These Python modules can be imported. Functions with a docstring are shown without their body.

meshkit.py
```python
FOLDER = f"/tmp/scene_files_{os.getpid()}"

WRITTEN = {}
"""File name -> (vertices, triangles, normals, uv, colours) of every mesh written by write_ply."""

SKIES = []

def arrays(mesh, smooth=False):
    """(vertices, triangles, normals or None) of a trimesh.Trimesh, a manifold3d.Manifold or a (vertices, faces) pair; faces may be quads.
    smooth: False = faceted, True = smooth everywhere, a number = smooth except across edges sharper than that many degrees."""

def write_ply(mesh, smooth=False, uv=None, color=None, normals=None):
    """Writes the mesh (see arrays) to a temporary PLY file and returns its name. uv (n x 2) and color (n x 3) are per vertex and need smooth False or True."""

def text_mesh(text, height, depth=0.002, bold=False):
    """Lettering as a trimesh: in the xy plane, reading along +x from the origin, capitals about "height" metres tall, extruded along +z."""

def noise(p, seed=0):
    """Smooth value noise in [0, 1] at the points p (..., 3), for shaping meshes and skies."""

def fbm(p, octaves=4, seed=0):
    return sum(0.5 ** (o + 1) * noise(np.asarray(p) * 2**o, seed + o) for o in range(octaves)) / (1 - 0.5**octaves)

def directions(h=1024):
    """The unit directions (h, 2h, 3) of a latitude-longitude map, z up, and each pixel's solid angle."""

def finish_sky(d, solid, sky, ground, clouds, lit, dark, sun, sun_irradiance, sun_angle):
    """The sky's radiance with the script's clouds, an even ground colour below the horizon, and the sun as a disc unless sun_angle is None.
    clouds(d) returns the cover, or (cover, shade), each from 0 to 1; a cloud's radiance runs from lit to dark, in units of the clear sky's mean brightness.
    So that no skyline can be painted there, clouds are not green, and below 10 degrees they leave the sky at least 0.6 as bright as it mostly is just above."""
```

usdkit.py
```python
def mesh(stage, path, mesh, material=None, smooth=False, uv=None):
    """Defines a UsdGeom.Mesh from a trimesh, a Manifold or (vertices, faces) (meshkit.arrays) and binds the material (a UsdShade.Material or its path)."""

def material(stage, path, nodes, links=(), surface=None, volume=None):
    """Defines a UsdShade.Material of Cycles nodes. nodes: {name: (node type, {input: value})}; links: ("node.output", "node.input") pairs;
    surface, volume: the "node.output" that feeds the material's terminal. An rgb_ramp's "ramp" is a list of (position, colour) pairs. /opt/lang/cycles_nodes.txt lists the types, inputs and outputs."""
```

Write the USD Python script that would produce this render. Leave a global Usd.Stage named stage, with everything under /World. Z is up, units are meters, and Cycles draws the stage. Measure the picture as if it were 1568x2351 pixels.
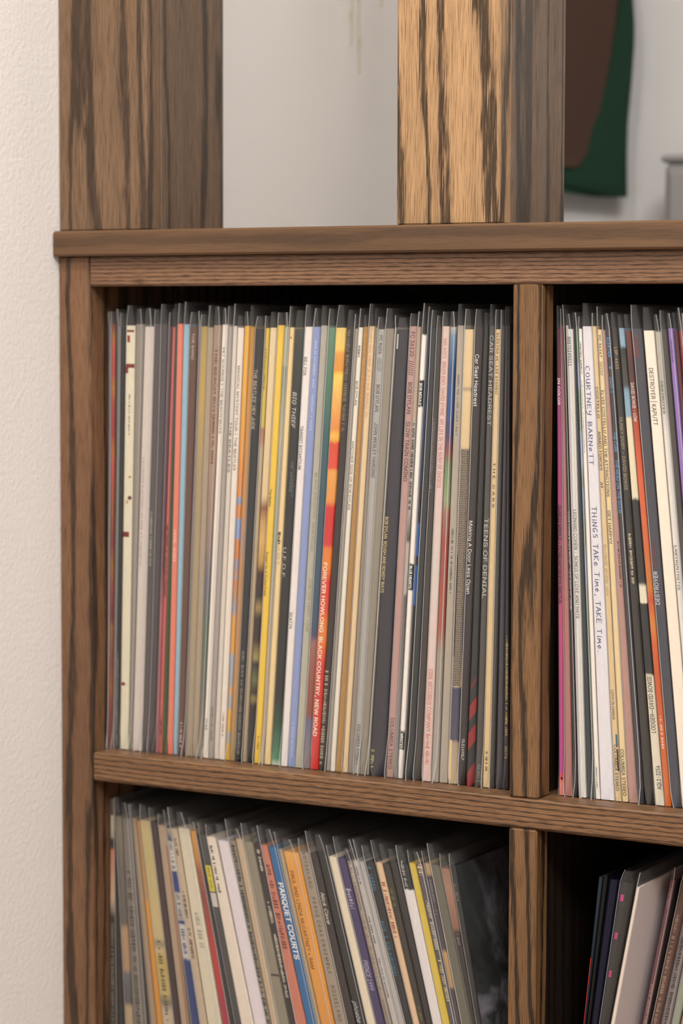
"""Record shelf beside a white wall: OpenUSD scene, z up, metres. X runs along the shelf from the wall, Y into the shelf, Z up."""
import math, random
import numpy as np, trimesh
from shapely.geometry import LineString, Polygon, box as sbox
from shapely.ops import unary_union
from shapely import affinity
import usdkit, meshkit
from pxr import Usd, UsdGeom, UsdLux, UsdShade, Gf, Sdf, Vt

stage = Usd.Stage.CreateInMemory()
UsdGeom.SetStageUpAxis(stage, UsdGeom.Tokens.z)
UsdGeom.SetStageMetersPerUnit(stage, 1.0)
world = UsdGeom.Xform.Define(stage, '/World')
stage.SetDefaultPrim(world.GetPrim())
Z0 = 0.90            # height of the underside of the top rail above the floor

# ---------------------------------------------------------------- camera
F, YAW, PITCH, ROLL = 5764.43, 0.51710, -0.07725, 0.00248
CX, CY, CZ = 1.12812, -1.54955, -0.02308
fw = np.array([-math.sin(YAW) * math.cos(PITCH), math.cos(YAW) * math.cos(PITCH), math.sin(PITCH)])
rt = np.array([math.cos(YAW), math.sin(YAW), 0.0]); up = np.cross(rt, fw)
r_ = rt * math.cos(ROLL) + up * math.sin(ROLL); u_ = -rt * math.sin(ROLL) + up * math.cos(ROLL)
cam = UsdGeom.Camera.Define(stage, '/World/camera')
m = Gf.Matrix4d(1.0)
for i, v in enumerate((r_, u_, -fw)):
    m.SetRow(i, Gf.Vec4d(*map(float, v), 0))
m.SetRow(3, Gf.Vec4d(CX, CY, CZ + Z0, 1))
cam.AddTransformOp().Set(m)
cam.CreateHorizontalApertureAttr(24.0)
cam.CreateVerticalApertureAttr(24.0 * 2351 / 1568)
cam.CreateFocalLengthAttr(F / 1568 * 24.0)
cam.CreateClippingRangeAttr(Gf.Vec2f(0.05, 50))
cam.CreateFStopAttr(5.2)
cam.CreateFocusDistanceAttr(1.74)
cam.CreateExposureAttr(1.24)

# ---------------------------------------------------------------- lights
dome = UsdLux.DomeLight.Define(stage, '/World/ambient_dome')
dome.CreateIntensityAttr(0.10); dome.CreateColorAttr(Gf.Vec3f(1.0, 0.95, 0.9))
def rect(name, loc, target, w, h, power, color):
    l = UsdLux.RectLight.Define(stage, '/World/' + name)
    d = np.array(target, float) - np.array(loc, float); d /= np.linalg.norm(d)
    zax = -d; xax = np.cross([0, 1, 0] if abs(zax[2]) > .99 else [0, 0, 1], zax); xax /= np.linalg.norm(xax); yax = np.cross(zax, xax)
    mm = Gf.Matrix4d(1.0)
    for i, v in enumerate((xax, yax, zax)):
        mm.SetRow(i, Gf.Vec4d(*map(float, v), 0))
    mm.SetRow(3, Gf.Vec4d(float(loc[0]), float(loc[1]), float(loc[2]) + Z0, 1))
    l.AddTransformOp().Set(mm)
    l.CreateWidthAttr(w); l.CreateHeightAttr(h); l.CreateIntensityAttr(power); l.CreateColorAttr(Gf.Vec3f(*color))
    return l
WARM = (1.0, 0.955, 0.905)
rect('ceiling_lamp_front', (0.50, -1.0, 1.50), (0.40, 0.0, -0.3), 0.30, 0.30, 33.0, WARM)
rect('ceiling_lamp_room', (1.6, -1.7, 1.45), (0.0, -0.1, -0.3), 0.8, 0.8, 12.0, (1.0, 0.98, 0.96))
rect('ceiling_lamp_rear', (1.3, 0.42, 1.50), (0.7, 0.42, -0.4), 0.35, 0.2, 1.0, (1.0, 0.96, 0.92))

# ---------------------------------------------------------------- helpers
def lin(h):
    c = [int(h[i:i + 2], 16) / 255 for i in (0, 2, 4)] if isinstance(h, str) else list(h)
    return tuple(x / 12.92 if x <= .04045 else ((x + .055) / 1.055) ** 2.4 for x in c)
ALB = 1.0            # photo colour -> albedo scale for record jackets
def alb(h, k=1.0):
    return tuple(min(.9, max(.004, x * ALB * k * 1.05 - .029)) for x in lin(h))   # the plastic in front adds a thin veil
used = {}
def path_of(name, parent):
    base = parent + '/' + name
    n = used.get(base, 0); used[base] = n + 1
    return base if n == 0 else f'{base}_{n:03d}'
def obj(name, mesh, mat, parent='/World', smooth=False, label=None, kind=None, category=None, group=None):
    p = path_of(name, parent)
    if isinstance(mesh, tuple):
        mesh = (np.asarray(mesh[0], float), mesh[1]); mesh[0][:, 2] += Z0 if parent == '/World' or True else 0
    else:
        mesh = mesh.copy(); mesh.apply_translation((0, 0, Z0))
    o = origin.get(parent)
    if o is not None:
        if isinstance(mesh, tuple): mesh = (mesh[0] - o, mesh[1])
        else: mesh.apply_translation(-o)
    g = usdkit.mesh(stage, p, mesh, mat, smooth=smooth).GetPrim()
    for k, v in (('label', label), ('kind', kind), ('category', category), ('group', group)):
        if v: g.SetCustomDataByKey(k, v)
    return p
origin = {}
def thing(name, label, category, loc=(0, 0, 0), group=None, kind=None):
    p = path_of(name, '/World')
    x = UsdGeom.Xform.Define(stage, p)
    loc = np.array([loc[0], loc[1], loc[2] + Z0], float)
    x.AddTranslateOp().Set(Gf.Vec3d(*loc)); origin[p] = loc
    g = x.GetPrim(); g.SetCustomDataByKey('label', label); g.SetCustomDataByKey('category', category)
    if group: g.SetCustomDataByKey('group', group)
    if kind: g.SetCustomDataByKey('kind', kind)
    return p
def cbox(x0, x1, y0, y1, z0, z1, c=.0012):
    """box with chamfered edges"""
    b = trimesh.creation.box((x1 - x0, y1 - y0, z1 - z0)); 
    if c > 0:
        s = np.array([x1 - x0, y1 - y0, z1 - z0]) / 2; pts = []
        for sx in (-1, 1):
            for sy in (-1, 1):
                for sz in (-1, 1):
                    for k in range(3):
                        q = s - c; q[k] = s[k]; pts.append(q * (sx, sy, sz))
        b = trimesh.convex.convex_hull(np.array(pts))
    b.apply_translation(((x0 + x1) / 2, (y0 + y1) / 2, (z0 + z1) / 2))
    return b
MATS = {}
def mat(name, nodes, links, surface='p.BSDF'):
    return usdkit.material(stage, '/World/Looks/' + name, nodes, links, surface=surface)
def plain(h, rough=.6, spec=.3, k=1.0):
    key = ('plain', h, rough, spec, k)
    if key not in MATS:
        MATS[key] = mat(f'plain_{len(MATS)}', {'p': ('principled_bsdf', {'base_color': alb(h, k), 'roughness': rough, 'specular_ior_level': spec})}, [])
    return MATS[key]

# ---------------------------------------------------------------- wood
def wood(name, axis, light, mid, dark, spacing=.011, centre=(0, 0, 0), distort=7.0, dscale=22.0, stretch=.10, rough=.42, pores=.8, fibre=.9, plen=50.0):
    """oak: growth rings round an axis along the grain, dark narrow late wood, short dark pores; axis 0, 1, 2 = x, y, z"""
    sc = [1.0, 1.0, 1.0]; sc[axis] = stretch
    ps = [1900.0, 1900.0, 1900.0]; ps[axis] = plen
    bs = [60.0, 60.0, 60.0]; bs[axis] = 3.0
    ax = 'xyz'[axis]; ws = 2 * math.pi / (20 * spacing)
    n = {'g': ('geometry', {}),
         'm': ('mapping', {'location': tuple(-c * s for c, s in zip((centre[0], centre[1], centre[2] + Z0), sc)), 'scale': tuple(sc)}),
         'w': ('wave_texture', {'wave_type': 'rings', 'rings_direction': ax, 'profile': 'sine', 'scale': ws, 'distortion': distort, 'detail': 3.0, 'detail_scale': dscale / ws, 'detail_roughness': .5}),
         'mp': ('mapping', {'scale': tuple(ps)}), 'np': ('noise_texture', {'scale': 1.0, 'detail': 2.5, 'roughness': .6}),
         'av': ('math', {'math_type': 'multiply_add', 'value2': fibre}), 'ab': ('math', {'math_type': 'subtract', 'value2': fibre * .5}),
         'r': ('rgb_ramp', {'ramp': [(0, lin(dark)), (.09, lin(dark)), (.21, lin(mid)), (.42, lin(light)), (1, lin(light))]}),
         'rp': ('rgb_ramp', {'ramp': [(0, (.30, .25, .21)), (.38, (.42, .36, .31)), (.47, (.84, .82, .79)), (.58, (1, 1, 1)), (1, (1.10, 1.10, 1.10))]}),
         'mb': ('mapping', {'scale': tuple(bs)}), 'nb': ('noise_texture', {'scale': 1.0, 'detail': 3.0, 'roughness': .55}),
         'rb': ('rgb_ramp', {'ramp': [(.25, (.72, .71, .70)), (.75, (1.18, 1.17, 1.15))]}),
         'x': ('mix', {'mix_type': 'multiply', 'fac': pores}), 'y': ('mix', {'mix_type': 'multiply', 'fac': 1.0}),
         'bu': ('bump', {'strength': .25, 'distance': .0004}),
         'p': ('principled_bsdf', {'roughness': rough, 'specular_ior_level': .35})}
    l = [('g.position', 'm.vector'), ('m.vector', 'w.vector'), ('g.position', 'mp.vector'), ('mp.vector', 'np.vector'),
         ('np.fac', 'av.value1'), ('w.fac', 'av.value3'), ('av.value', 'ab.value1'), ('ab.value', 'r.fac'), ('np.fac', 'rp.fac'),
         ('g.position', 'mb.vector'), ('mb.vector', 'nb.vector'), ('nb.fac', 'rb.fac'), ('r.color', 'x.color1'), ('rp.color', 'x.color2'), ('x.color', 'y.color1'), ('rb.color', 'y.color2'),
         ('y.color', 'p.base_color'), ('np.fac', 'bu.height'), ('bu.normal', 'p.normal')]
    return mat(name, n, l)
w_stile = wood('oak_stile', 2, '7f5e45', '6f533d', '453427', spacing=.012, centre=(-.03, .06, 0), distort=9, dscale=30, stretch=.10)
w_rail = wood('oak_rail', 0, '84634a', '775844', '4e3a2b', spacing=.0024, centre=(0, .05, .10), distort=3.5, dscale=60, stretch=.10, fibre=1.2, plen=75.0)
w_mid = wood('oak_middle_rail', 0, '876548', '795a40', '4e3a2b', spacing=.0024, centre=(0, .07, -.30), distort=3.5, dscale=60, stretch=.10, fibre=1.2, plen=75.0)
w_div = wood('oak_divider', 2, '7f5f40', '6a5036', '382a1d', spacing=.0085, centre=(.43, .04, 0), distort=9, dscale=40, stretch=.08)
w_board = wood('oak_top_board', 0, '6c5139', '664c36', '5a4431', spacing=.009, centre=(0, .4, .2), distort=3, stretch=.3, pores=.3, fibre=.3)
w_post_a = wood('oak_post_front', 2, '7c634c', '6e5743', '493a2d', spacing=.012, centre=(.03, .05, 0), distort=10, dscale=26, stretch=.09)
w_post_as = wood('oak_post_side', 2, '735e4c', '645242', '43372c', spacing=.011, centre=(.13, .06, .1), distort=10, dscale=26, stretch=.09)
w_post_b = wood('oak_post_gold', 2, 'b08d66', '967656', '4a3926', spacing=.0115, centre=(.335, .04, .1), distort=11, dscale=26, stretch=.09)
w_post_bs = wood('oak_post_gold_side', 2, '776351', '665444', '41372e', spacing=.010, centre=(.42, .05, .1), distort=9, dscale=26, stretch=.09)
w_inner_shaded = wood('oak_inner_shaded', 2, '2e2118', '261b13', '1a120d', spacing=.012, centre=(.2, .6, 0), distort=8, stretch=.08, rough=.6)  # same oak inside the cubbies, their shade darkened into the colour

# ---------------------------------------------------------------- walls
def wall_mat(name, col, bump=.42):
    return mat(name, {'g': ('geometry', {}), 'n': ('noise_texture', {'scale': 260.0, 'detail': 3.0, 'roughness': .5}), 'n2': ('noise_texture', {'scale': 700.0, 'detail': 2.0}),
                      'a': ('math', {'math_type': 'multiply_add', 'value2': .35}), 'b': ('bump', {'strength': bump, 'distance': .0012}),
                      'p': ('principled_bsdf', {'base_color': lin(col), 'roughness': .7, 'specular_ior_level': .2})},
               [('g.position', 'n.vector'), ('g.position', 'n2.vector'), ('n2.fac', 'a.value1'), ('n.fac', 'a.value3'), ('a.value', 'b.height'), ('b.normal', 'p.normal')])
m_wall = wall_mat('painted_wall', 'efebe7')
m_back = wall_mat('painted_rear_wall', 'd8d5d2', .3)
m_ceil = wall_mat('painted_ceiling', 'f0eeea', .3)
XR, YF, YB, ZC, ZFL = 3.6, -3.2, 0.70, 1.55, -Z0
obj('wall_left', cbox(-.10, 0, YF, YB, ZFL, ZC, 0), m_wall, kind='structure', label='off-white orange-peel plaster wall at the left of the shelf')
obj('wall_back', cbox(-.10, XR, YB, YB + .1, ZFL, ZC, 0), m_back, kind='structure', label='pale grey wall out of focus behind the posts')
obj('ceiling', cbox(-.10, XR, YF, YB + .1, ZC, ZC + .1, 0), m_ceil, kind='structure', label='white ceiling above the shelf')
m_floor = wood('floor_boards', 0, 'b08a62', '9a7550', '6a4c34', spacing=.02, centre=(0, -.5, -1.2), distort=5)
obj('floor', cbox(-.10, XR, YF, YB + .1, ZFL - .1, ZFL, 0), m_floor, kind='structure', label='brown wooden floor under the shelf')

# ---------------------------------------------------------------- the shelf (pieces measured on its front plane y = 0)
XI, XD0, XD1 = .02927, .3806, .40278
ZBT, ZBB, ZST, ZSB = .0412, .02226, -.353, -.37482
ZF2 = -.728
XE = .775            # next divider, beyond the frame
FT = .019            # thickness of the face frame
DEPTH = .375
shelf = thing('record_shelf', 'dark-stained oak record shelf with face frame, four cubbies and top board', 'shelf', (0, 0, ZFL))
E_ = .0006
obj('stile', cbox(.0005, XI, 0, FT, ZFL + .0, ZBB, .0012), w_stile, shelf)
obj('top_board', cbox(.0005, XE + .05, -.008, DEPTH, ZBB, ZBT, .0015), w_board, shelf)
obj('top_rail', cbox(XI, XE + .05, 0, FT, 0, ZBB, .0010), w_rail, shelf)
obj('shelf_rail', cbox(XI, XE + .05, 0, FT, ZSB, ZST, .0016), w_mid, shelf)
obj('shelf_rail', cbox(XI, XE + .05, 0, FT, ZF2 - .0218, ZF2, .0016), w_mid, shelf)
obj('divider_stile', cbox(XD0, XD1, 0, FT, ZST, 0, .0012), w_div, shelf)
obj('divider_stile', cbox(XD0, XD1 - .001, 0, FT, ZF2, ZSB, .0012), w_div, shelf)
obj('divider_stile', cbox(XE, XE + .022, 0, FT, ZST, 0, .0012), w_div, shelf)
obj('divider_stile', cbox(XE, XE + .022, 0, FT, ZF2, ZSB, .0012), w_div, shelf)
obj('side_panel', cbox(.0005, XI, FT, DEPTH, ZFL, ZBB, 0), w_stile, shelf)
obj('shelf_board', cbox(XI, XE + .05, FT, DEPTH - .006, ZSB + .003, ZST, 0), w_mid, shelf)
obj('shelf_board', cbox(XI, XE + .05, FT, DEPTH - .006, ZF2 - .0188, ZF2, 0), w_mid, shelf)
for za, zb in ((ZST, ZBB), (ZF2, ZSB + .003)):
    obj('divider_panel', cbox(XD0 + .0045, XD1 - .0055, FT, DEPTH - .006, za, zb, 0), w_inner_shaded, shelf)
    obj('divider_panel', cbox(XE + .0045, XE + .0165, FT, DEPTH - .006, za, zb, 0), w_inner_shaded, shelf)
obj('back_panel', cbox(XI, XE + .05, DEPTH - .006, DEPTH, ZFL, ZBB, 0), w_inner_shaded, shelf)
def post(x0, x1, mf, ms, t):
    """a boxed column of four boards, butted at the corners"""
    y0, y1, b = .0012, .1076, .019
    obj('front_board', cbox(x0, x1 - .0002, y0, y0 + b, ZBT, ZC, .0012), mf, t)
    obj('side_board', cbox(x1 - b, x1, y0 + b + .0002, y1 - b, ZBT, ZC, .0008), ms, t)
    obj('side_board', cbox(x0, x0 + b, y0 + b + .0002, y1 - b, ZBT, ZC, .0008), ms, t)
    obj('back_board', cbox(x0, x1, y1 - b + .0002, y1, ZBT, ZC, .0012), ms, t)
pa = thing('wooden_post', 'brown-stained square oak post on the top board beside the white wall', 'post', (.04, .06, ZBT))
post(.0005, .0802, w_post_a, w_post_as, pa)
pb = thing('wooden_post', 'golden brown square oak post on the top board in the middle of the picture', 'post', (.33, .06, ZBT))
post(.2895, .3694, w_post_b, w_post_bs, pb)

# ---------------------------------------------------------------- the records, mm: look, x of left and right edge at bottom / middle / top, bottom z, top z, spine y, colour, print, middle z
UPPER_LEFT=[
('dark maroon', [29.7, 30.5, 30.09, 32.04, 31.23, 34.36], -352.4, -30.0, 20.16, '4a2a22', {}, -191.2),
('orange and red tie-dyed', [30.32, 33.58, 32.76, 35.78, 35.2, 37.97], -352.4, -27.9, 20.01, '', {'s': [(-25.4, '7a3f45'), (-38.5, 'b5702f'), (-46.7, 'c4564a'), (-66.5, 'b94f48'), (-76.4, 'b9782f'), (-89.6, 'b04a45'), (-112.7, 'a83f3f'), (-122.7, 'b5702f'), (-135.9, 'c4564a'), (-172.5, '9a5a35'), (-195.8, '8f4040'), (-212.4, 'a06a30'), (-229.2, 'a04a45'), (-252.6, '7f3a42'), (-259.3, 'a0683a'), (-286.1, '8f4a45'), (-306.3, 'a06030'), (-326.5, '8a4045'), (-346.8, '8a4a3a')]}, -190.1),
('charcoal', [34.38, 36.36, 36.56, 39.81, 38.75, 43.26], -352.4, -30.0, 19.71, '4d4845', {}, -191.2),
('narrow black', [37.17, 39.78, 40.51, 43.53, 43.85, 47.27], -352.4, -30.2, 19.5, '1f1b19', {'t': [('~', -278.9, -353.0, 'b5b0a8', 0.25, -0.1, '')]}, -191.3),
('cream red-splashed', [40.58, 48.02, 44.34, 52.03, 48.09, 56.04], -352.4, -29.4, 20.53, 'ded6bd', {'t': [('~', -81.1, -112.4, '8a8878', 0.2, 0.0, '')], 'b': [(0.5, -33.5, 0.8, 1.6, '7a3a2a'), (0.3, -39.4, 0.3, 5.2, '8a4030'), (0.55, -59.7, 1.0, 3.0, '7f3228'), (0.15, -63.0, 0.3, 4.6, '7f3228'), (0.7, -143.7, 0.5, 1.7, 'a08a3a'), (0.7, -159.6, 0.55, 3.0, '6a3028'), (0.4, -162.6, 0.3, 3.3, 'b8a060'), (0.35, -187.5, 0.7, 4.0, '7a2f25'), (0.3, -302.0, 0.5, 3.0, '8a3a2a')]}, -190.9),
('pale grey', [48.82, 51.52, 52.84, 57.87, 56.86, 64.23], -352.4, -28.4, 20.37, '8f877e', {}, -190.4),
('pinkish white', [52.32, 60.5, 58.74, 66.85, 65.17, 73.21], -352.4, -30.1, 20.05, 'cfc3ba', {'t': [('~', -128.4, -211.0, 'a89a98', 0.2, -0.2, '')]}, -191.2),
('wide charcoal', [61.3, 67.07, 67.69, 73.3, 74.07, 79.52], -352.4, -28.3, 20.15, '57504f', {'t': [('~', -169.3, -210.6, 'a09a96', 0.3, -0.1, '')]}, -190.3),
('dark grey', [67.67, 72.6, 73.9, 79.21, 80.14, 85.82], -352.4, -28.0, 19.79, '4e474a', {}, -190.2),
('plum to pink', [73.39, 75.34, 79.96, 82.31, 86.53, 89.28], -352.4, -30.2, 20.44, '', {'s': [(-25.2, '5a4248'), (-144.2, '63404a'), (-210.1, '6a404a'), (-243.2, 'b0606a'), (-276.4, 'a8606a'), (-343.1, 'b07070')]}, -191.3),
('salmon pink', [75.94, 78.91, 82.9, 85.63, 89.86, 92.35], -352.4, -30.5, 20.55, 'c4685e', {'t': [('~', -177.0, -233.0, '5a3038', 0.5, 0.0, ''), ('~', -322.8, -339.5, '6a4045', 0.5, 0.0, '')]}, -191.5),
('dark olive green', [79.71, 83.72, 86.34, 89.05, 92.98, 94.38], -352.4, -29.6, 19.55, '', {'s': [(-25.2, '4b4a45'), (-95.0, '4a4a40'), (-127.7, '3f4a28'), (-342.5, '46502a')]}, -191.0),
('coral', [84.52, 88.84, 89.77, 94.05, 95.02, 99.25], -352.4, -28.0, 19.7, 'dd7d68', {'t': [('~', -181.6, -206.2, 'efa898', 0.6, 0.0, '')]}, -190.2),
('light blue', [89.43, 92.32, 94.74, 98.34, 100.05, 104.36], -352.4, -28.3, 20.44, '8fb4c6', {}, -190.4),
('brown white-lettered', [93.11, 98.52, 99.1, 105.3, 105.09, 112.08], -352.4, -30.0, 20.4, '63493f', {'t': [('THE BAND', -34.9, -54.5, 'b8ada0', 0.32, 0.0, ''), ('~', -326.3, -347.9, 'b0a090', 0.4, 0.0, '')]}, -191.2),
('slim dark brown', [99.1, 100.45, 106.02, 107.65, 112.94, 114.87], -352.4, -28.6, 20.23, '4a3020', {}, -190.5),
('mustard tan', [101.04, 106.27, 108.22, 113.51, 115.41, 120.76], -352.4, -29.8, 20.08, '', {'s': [(-25.2, 'a89260'), (-78.3, 'b89a58'), (-143.2, 'a5906c'), (-340.6, 'a2947f')]}, -191.1),
('tan', [106.87, 111.71, 114.09, 118.79, 121.32, 125.86], -352.4, -30.7, 20.41, 'a5947f', {}, -191.6),
('red-lettered tan', [112.31, 115.44, 119.43, 124.4, 126.54, 133.37], -352.4, -28.9, 19.88, '', {'t': [('THE BEACH BOYS', -46.0, -97.5, '8a3a28', 0.4, 0.0, ''), ('~', -97.5, -129.9, '8a5030', 0.4, 0.0, '')], 's': [(-25.1, '9a8775'), (-126.6, 'a58a78'), (-191.7, '8f7a72'), (-217.8, '6a6a78'), (-257.2, '5f6f60'), (-306.6, '6a7068'), (-339.7, '8f8578')]}, -190.7),
('white black-lettered', [116.23, 120.44, 125.21, 129.58, 134.18, 138.72], -352.4, -28.4, 19.9, 'e6dccf', {'t': [('PET SOUNDS • THE BEACH BOYS', -45.3, -108.7, '45403c', 0.42, 0.0, ''), ('~', -322.7, -332.7, '6a625a', 0.5, 0.0, '')]}, -190.4),
('lilac grey', [121.23, 125.08, 130.33, 133.83, 139.43, 142.58], -352.4, -29.9, 19.74, 'a59b94', {'t': [('~', -312.4, -338.9, '6a645e', 0.3, 0.0, '')]}, -191.2),
('off-white slim', [125.88, 129.72, 134.64, 138.13, 143.39, 146.53], -352.4, -29.4, 20.34, 'd3c9bc', {'t': [('THE BEATLES', -99.8, -137.5, '5a544e', 0.5, 0.0, '')]}, -190.9),
('bright white lettered', [130.5, 135.25, 138.98, 143.89, 147.46, 152.52], -352.4, -30.7, 19.84, 'e0d6ca', {'t': [('MAGICAL MYSTERY TOUR • THE BEATLES', -58.6, -135.7, '77706a', 0.4, 0.0, ''), ('~', -316.6, -334.7, 'a07a70', 0.3, 0.0, '')]}, -191.6),
('yellow orange blue-patched', [136.04, 139.21, 144.71, 148.37, 153.38, 157.53], -352.4, -29.3, 20.23, '', {'s': [(-26.6, 'e5a92c'), (-97.0, 'e0a030'), (-135.5, 'd98a36'), (-154.9, 'd98536'), (-155.5, '7f9cc4'), (-160.7, '8a90a8'), (-161.4, 'd98236'), (-171.1, 'cf7a36'), (-171.7, '7fa0d0'), (-186.0, '7f98c4'), (-186.9, 'cf7a3c'), (-200.9, 'cc7838'), (-203.5, '8a90a8'), (-210.0, 'a08890'), (-212.6, 'cc7a3c'), (-214.9, '8a96b0'), (-218.1, 'cc7a3c'), (-229.5, 'b0886a'), (-239.3, '8f96ac'), (-245.1, 'd8983c'), (-271.9, 'dc9a38'), (-273.9, '9aa4b4'), (-294.9, 'a0a0a4'), (-299.5, 'd89a3c'), (-305.4, 'a8a4a4'), (-313.3, 'a8a4a0'), (-315.2, 'e0a83c'), (-331.0, 'dca43c'), (-331.7, 'a8a8a6'), (-339.3, 'b0a890'), (-340.9, 'd8a840')]}, -190.9),
('tan orange', [140.01, 143.79, 149.14, 152.88, 158.27, 161.97], -352.4, -30.1, 19.8, '', {'s': [(-26.6, 'b5853c'), (-77.6, 'b98a50'), (-170.9, 'b98a5a'), (-187.1, 'a88a80'), (-206.5, 'b5885a'), (-245.5, 'b58a66'), (-304.4, 'b58a58'), (-337.3, 'a88a60')]}, -191.3),
('black cream-lettered', [144.58, 150.33, 153.63, 160.45, 162.69, 170.58], -352.4, -31.4, 19.59, '2a2521', {'t': [("THE BEATLES' HEY JUDE", -61.0, -105.0, 'bdb09a', 0.36, -0.2, ''), ('~', -269.6, -349.9, '8a8478', 0.4, 0.0, '')]}, -191.9),
('dull yellow', [151.12, 153.92, 161.26, 164.13, 171.41, 174.35], -352.4, -30.8, 19.99, '', {'t': [('~', -45.6, -77.4, '8a7a3a', 0.3, 0.0, '')], 's': [(-28.2, 'd2b64a'), (-103.0, 'c8b058'), (-104.9, 'b07a60'), (-114.2, 'b08a70'), (-119.0, 'b5a58a'), (-336.3, 'b09c80')]}, -191.6),
('cream and dark mottled', [154.91, 159.96, 165.02, 170.13, 175.14, 180.3], -352.4, -30.5, 20.24, '', {'s': [(-25.0, 'dcc8a2'), (-154.1, 'd8bf94'), (-162.1, '8a5a40'), (-173.4, 'c09a60'), (-186.3, 'd0a868'), (-202.4, 'b89050'), (-210.5, '4a3025'), (-228.3, '35231f'), (-236.4, '9a8555'), (-244.5, '3a2a20'), (-260.8, '403228'), (-273.8, '9a8a5a'), (-278.7, '342822'), (-290.1, '6a6a45'), (-299.9, '3a2c24'), (-304.8, '8a7a50'), (-309.7, '342824'), (-335.9, '2f2622')]}, -191.5),
('bright yellow', [160.93, 166.54, 171.25, 176.81, 181.58, 187.07], -352.4, -28.7, 20.42, 'e5c04c', {'t': [('The Beths', -148.1, -161.2, '8a7430', 0.38, -0.2, ''), ('Expert In A Dying Field', -195.0, -227.3, '8a7430', 0.38, -0.2, ''), ('~', -332.1, -341.9, '9a8038', 0.3, 0.0, '')]}, -190.6),
('sage', [167.33, 169.47, 177.55, 180.39, 187.78, 191.3], -352.4, -29.9, 19.46, '', {'s': [(-26.5, 'a8a88a'), (-57.5, 'a8a890'), (-58.8, '7f8a78'), (-77.2, '8f957f'), (-102.6, 'aaa58a'), (-189.0, '8f9a84'), (-237.4, 'aaa28c'), (-335.0, 'b5a284')]}, -191.2),
('peach cream', [170.26, 174.97, 181.16, 185.21, 192.06, 195.45], -352.4, -30.3, 19.68, 'e6cc98', {'t': [('~', -177.9, -189.4, '55483a', 0.6, -0.1, ''), ('~', -190.4, -204.9, 'b0a080', 0.5, 0.0, '')], 'b': [(0.5, -37.6, 0.4, 2.5, '8a7040')]}, -191.3),
('black silver-lettered', [175.95, 183.14, 186.05, 193.67, 196.16, 204.21], -352.4, -31.3, 20.48, '', {'t': [('BIG THIEF', -77.0, -103.3, 'c4beb4', 0.4, -0.15, 'i'), ('U.F.O.F.', -191.0, -214.2, 'b0ada6', 0.35, -0.3, ''), ('~', -127.8, -150.1, '666a6c', 0.35, 0.0, ''), ('~', -132.5, -153.3, '5a5e60', 0.3, 0.2, '')], 's': [(-24.9, '45483f'), (-42.2, '3a3f3a'), (-108.7, '2b2c2b'), (-301.4, '2b2d2c'), (-321.0, '35503f'), (-338.9, '47735a'), (-347.7, '5a8a68'), (-351.0, 'b8c0ae')]}, -191.9),
('pure white', [184.52, 189.63, 194.79, 200.26, 205.07, 210.89], -352.4, -29.7, 19.59, 'e3dcd8', {'t': [('BILL FOX', -51.6, -64.9, '45403e', 0.42, -0.15, ''), ('TRANSIT BYZANTIUM', -101.5, -133.2, '45403e', 0.42, -0.15, ''), ('SCAT79', -238.2, -250.1, '45403e', 0.42, -0.15, '')]}, -191.1),
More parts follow.
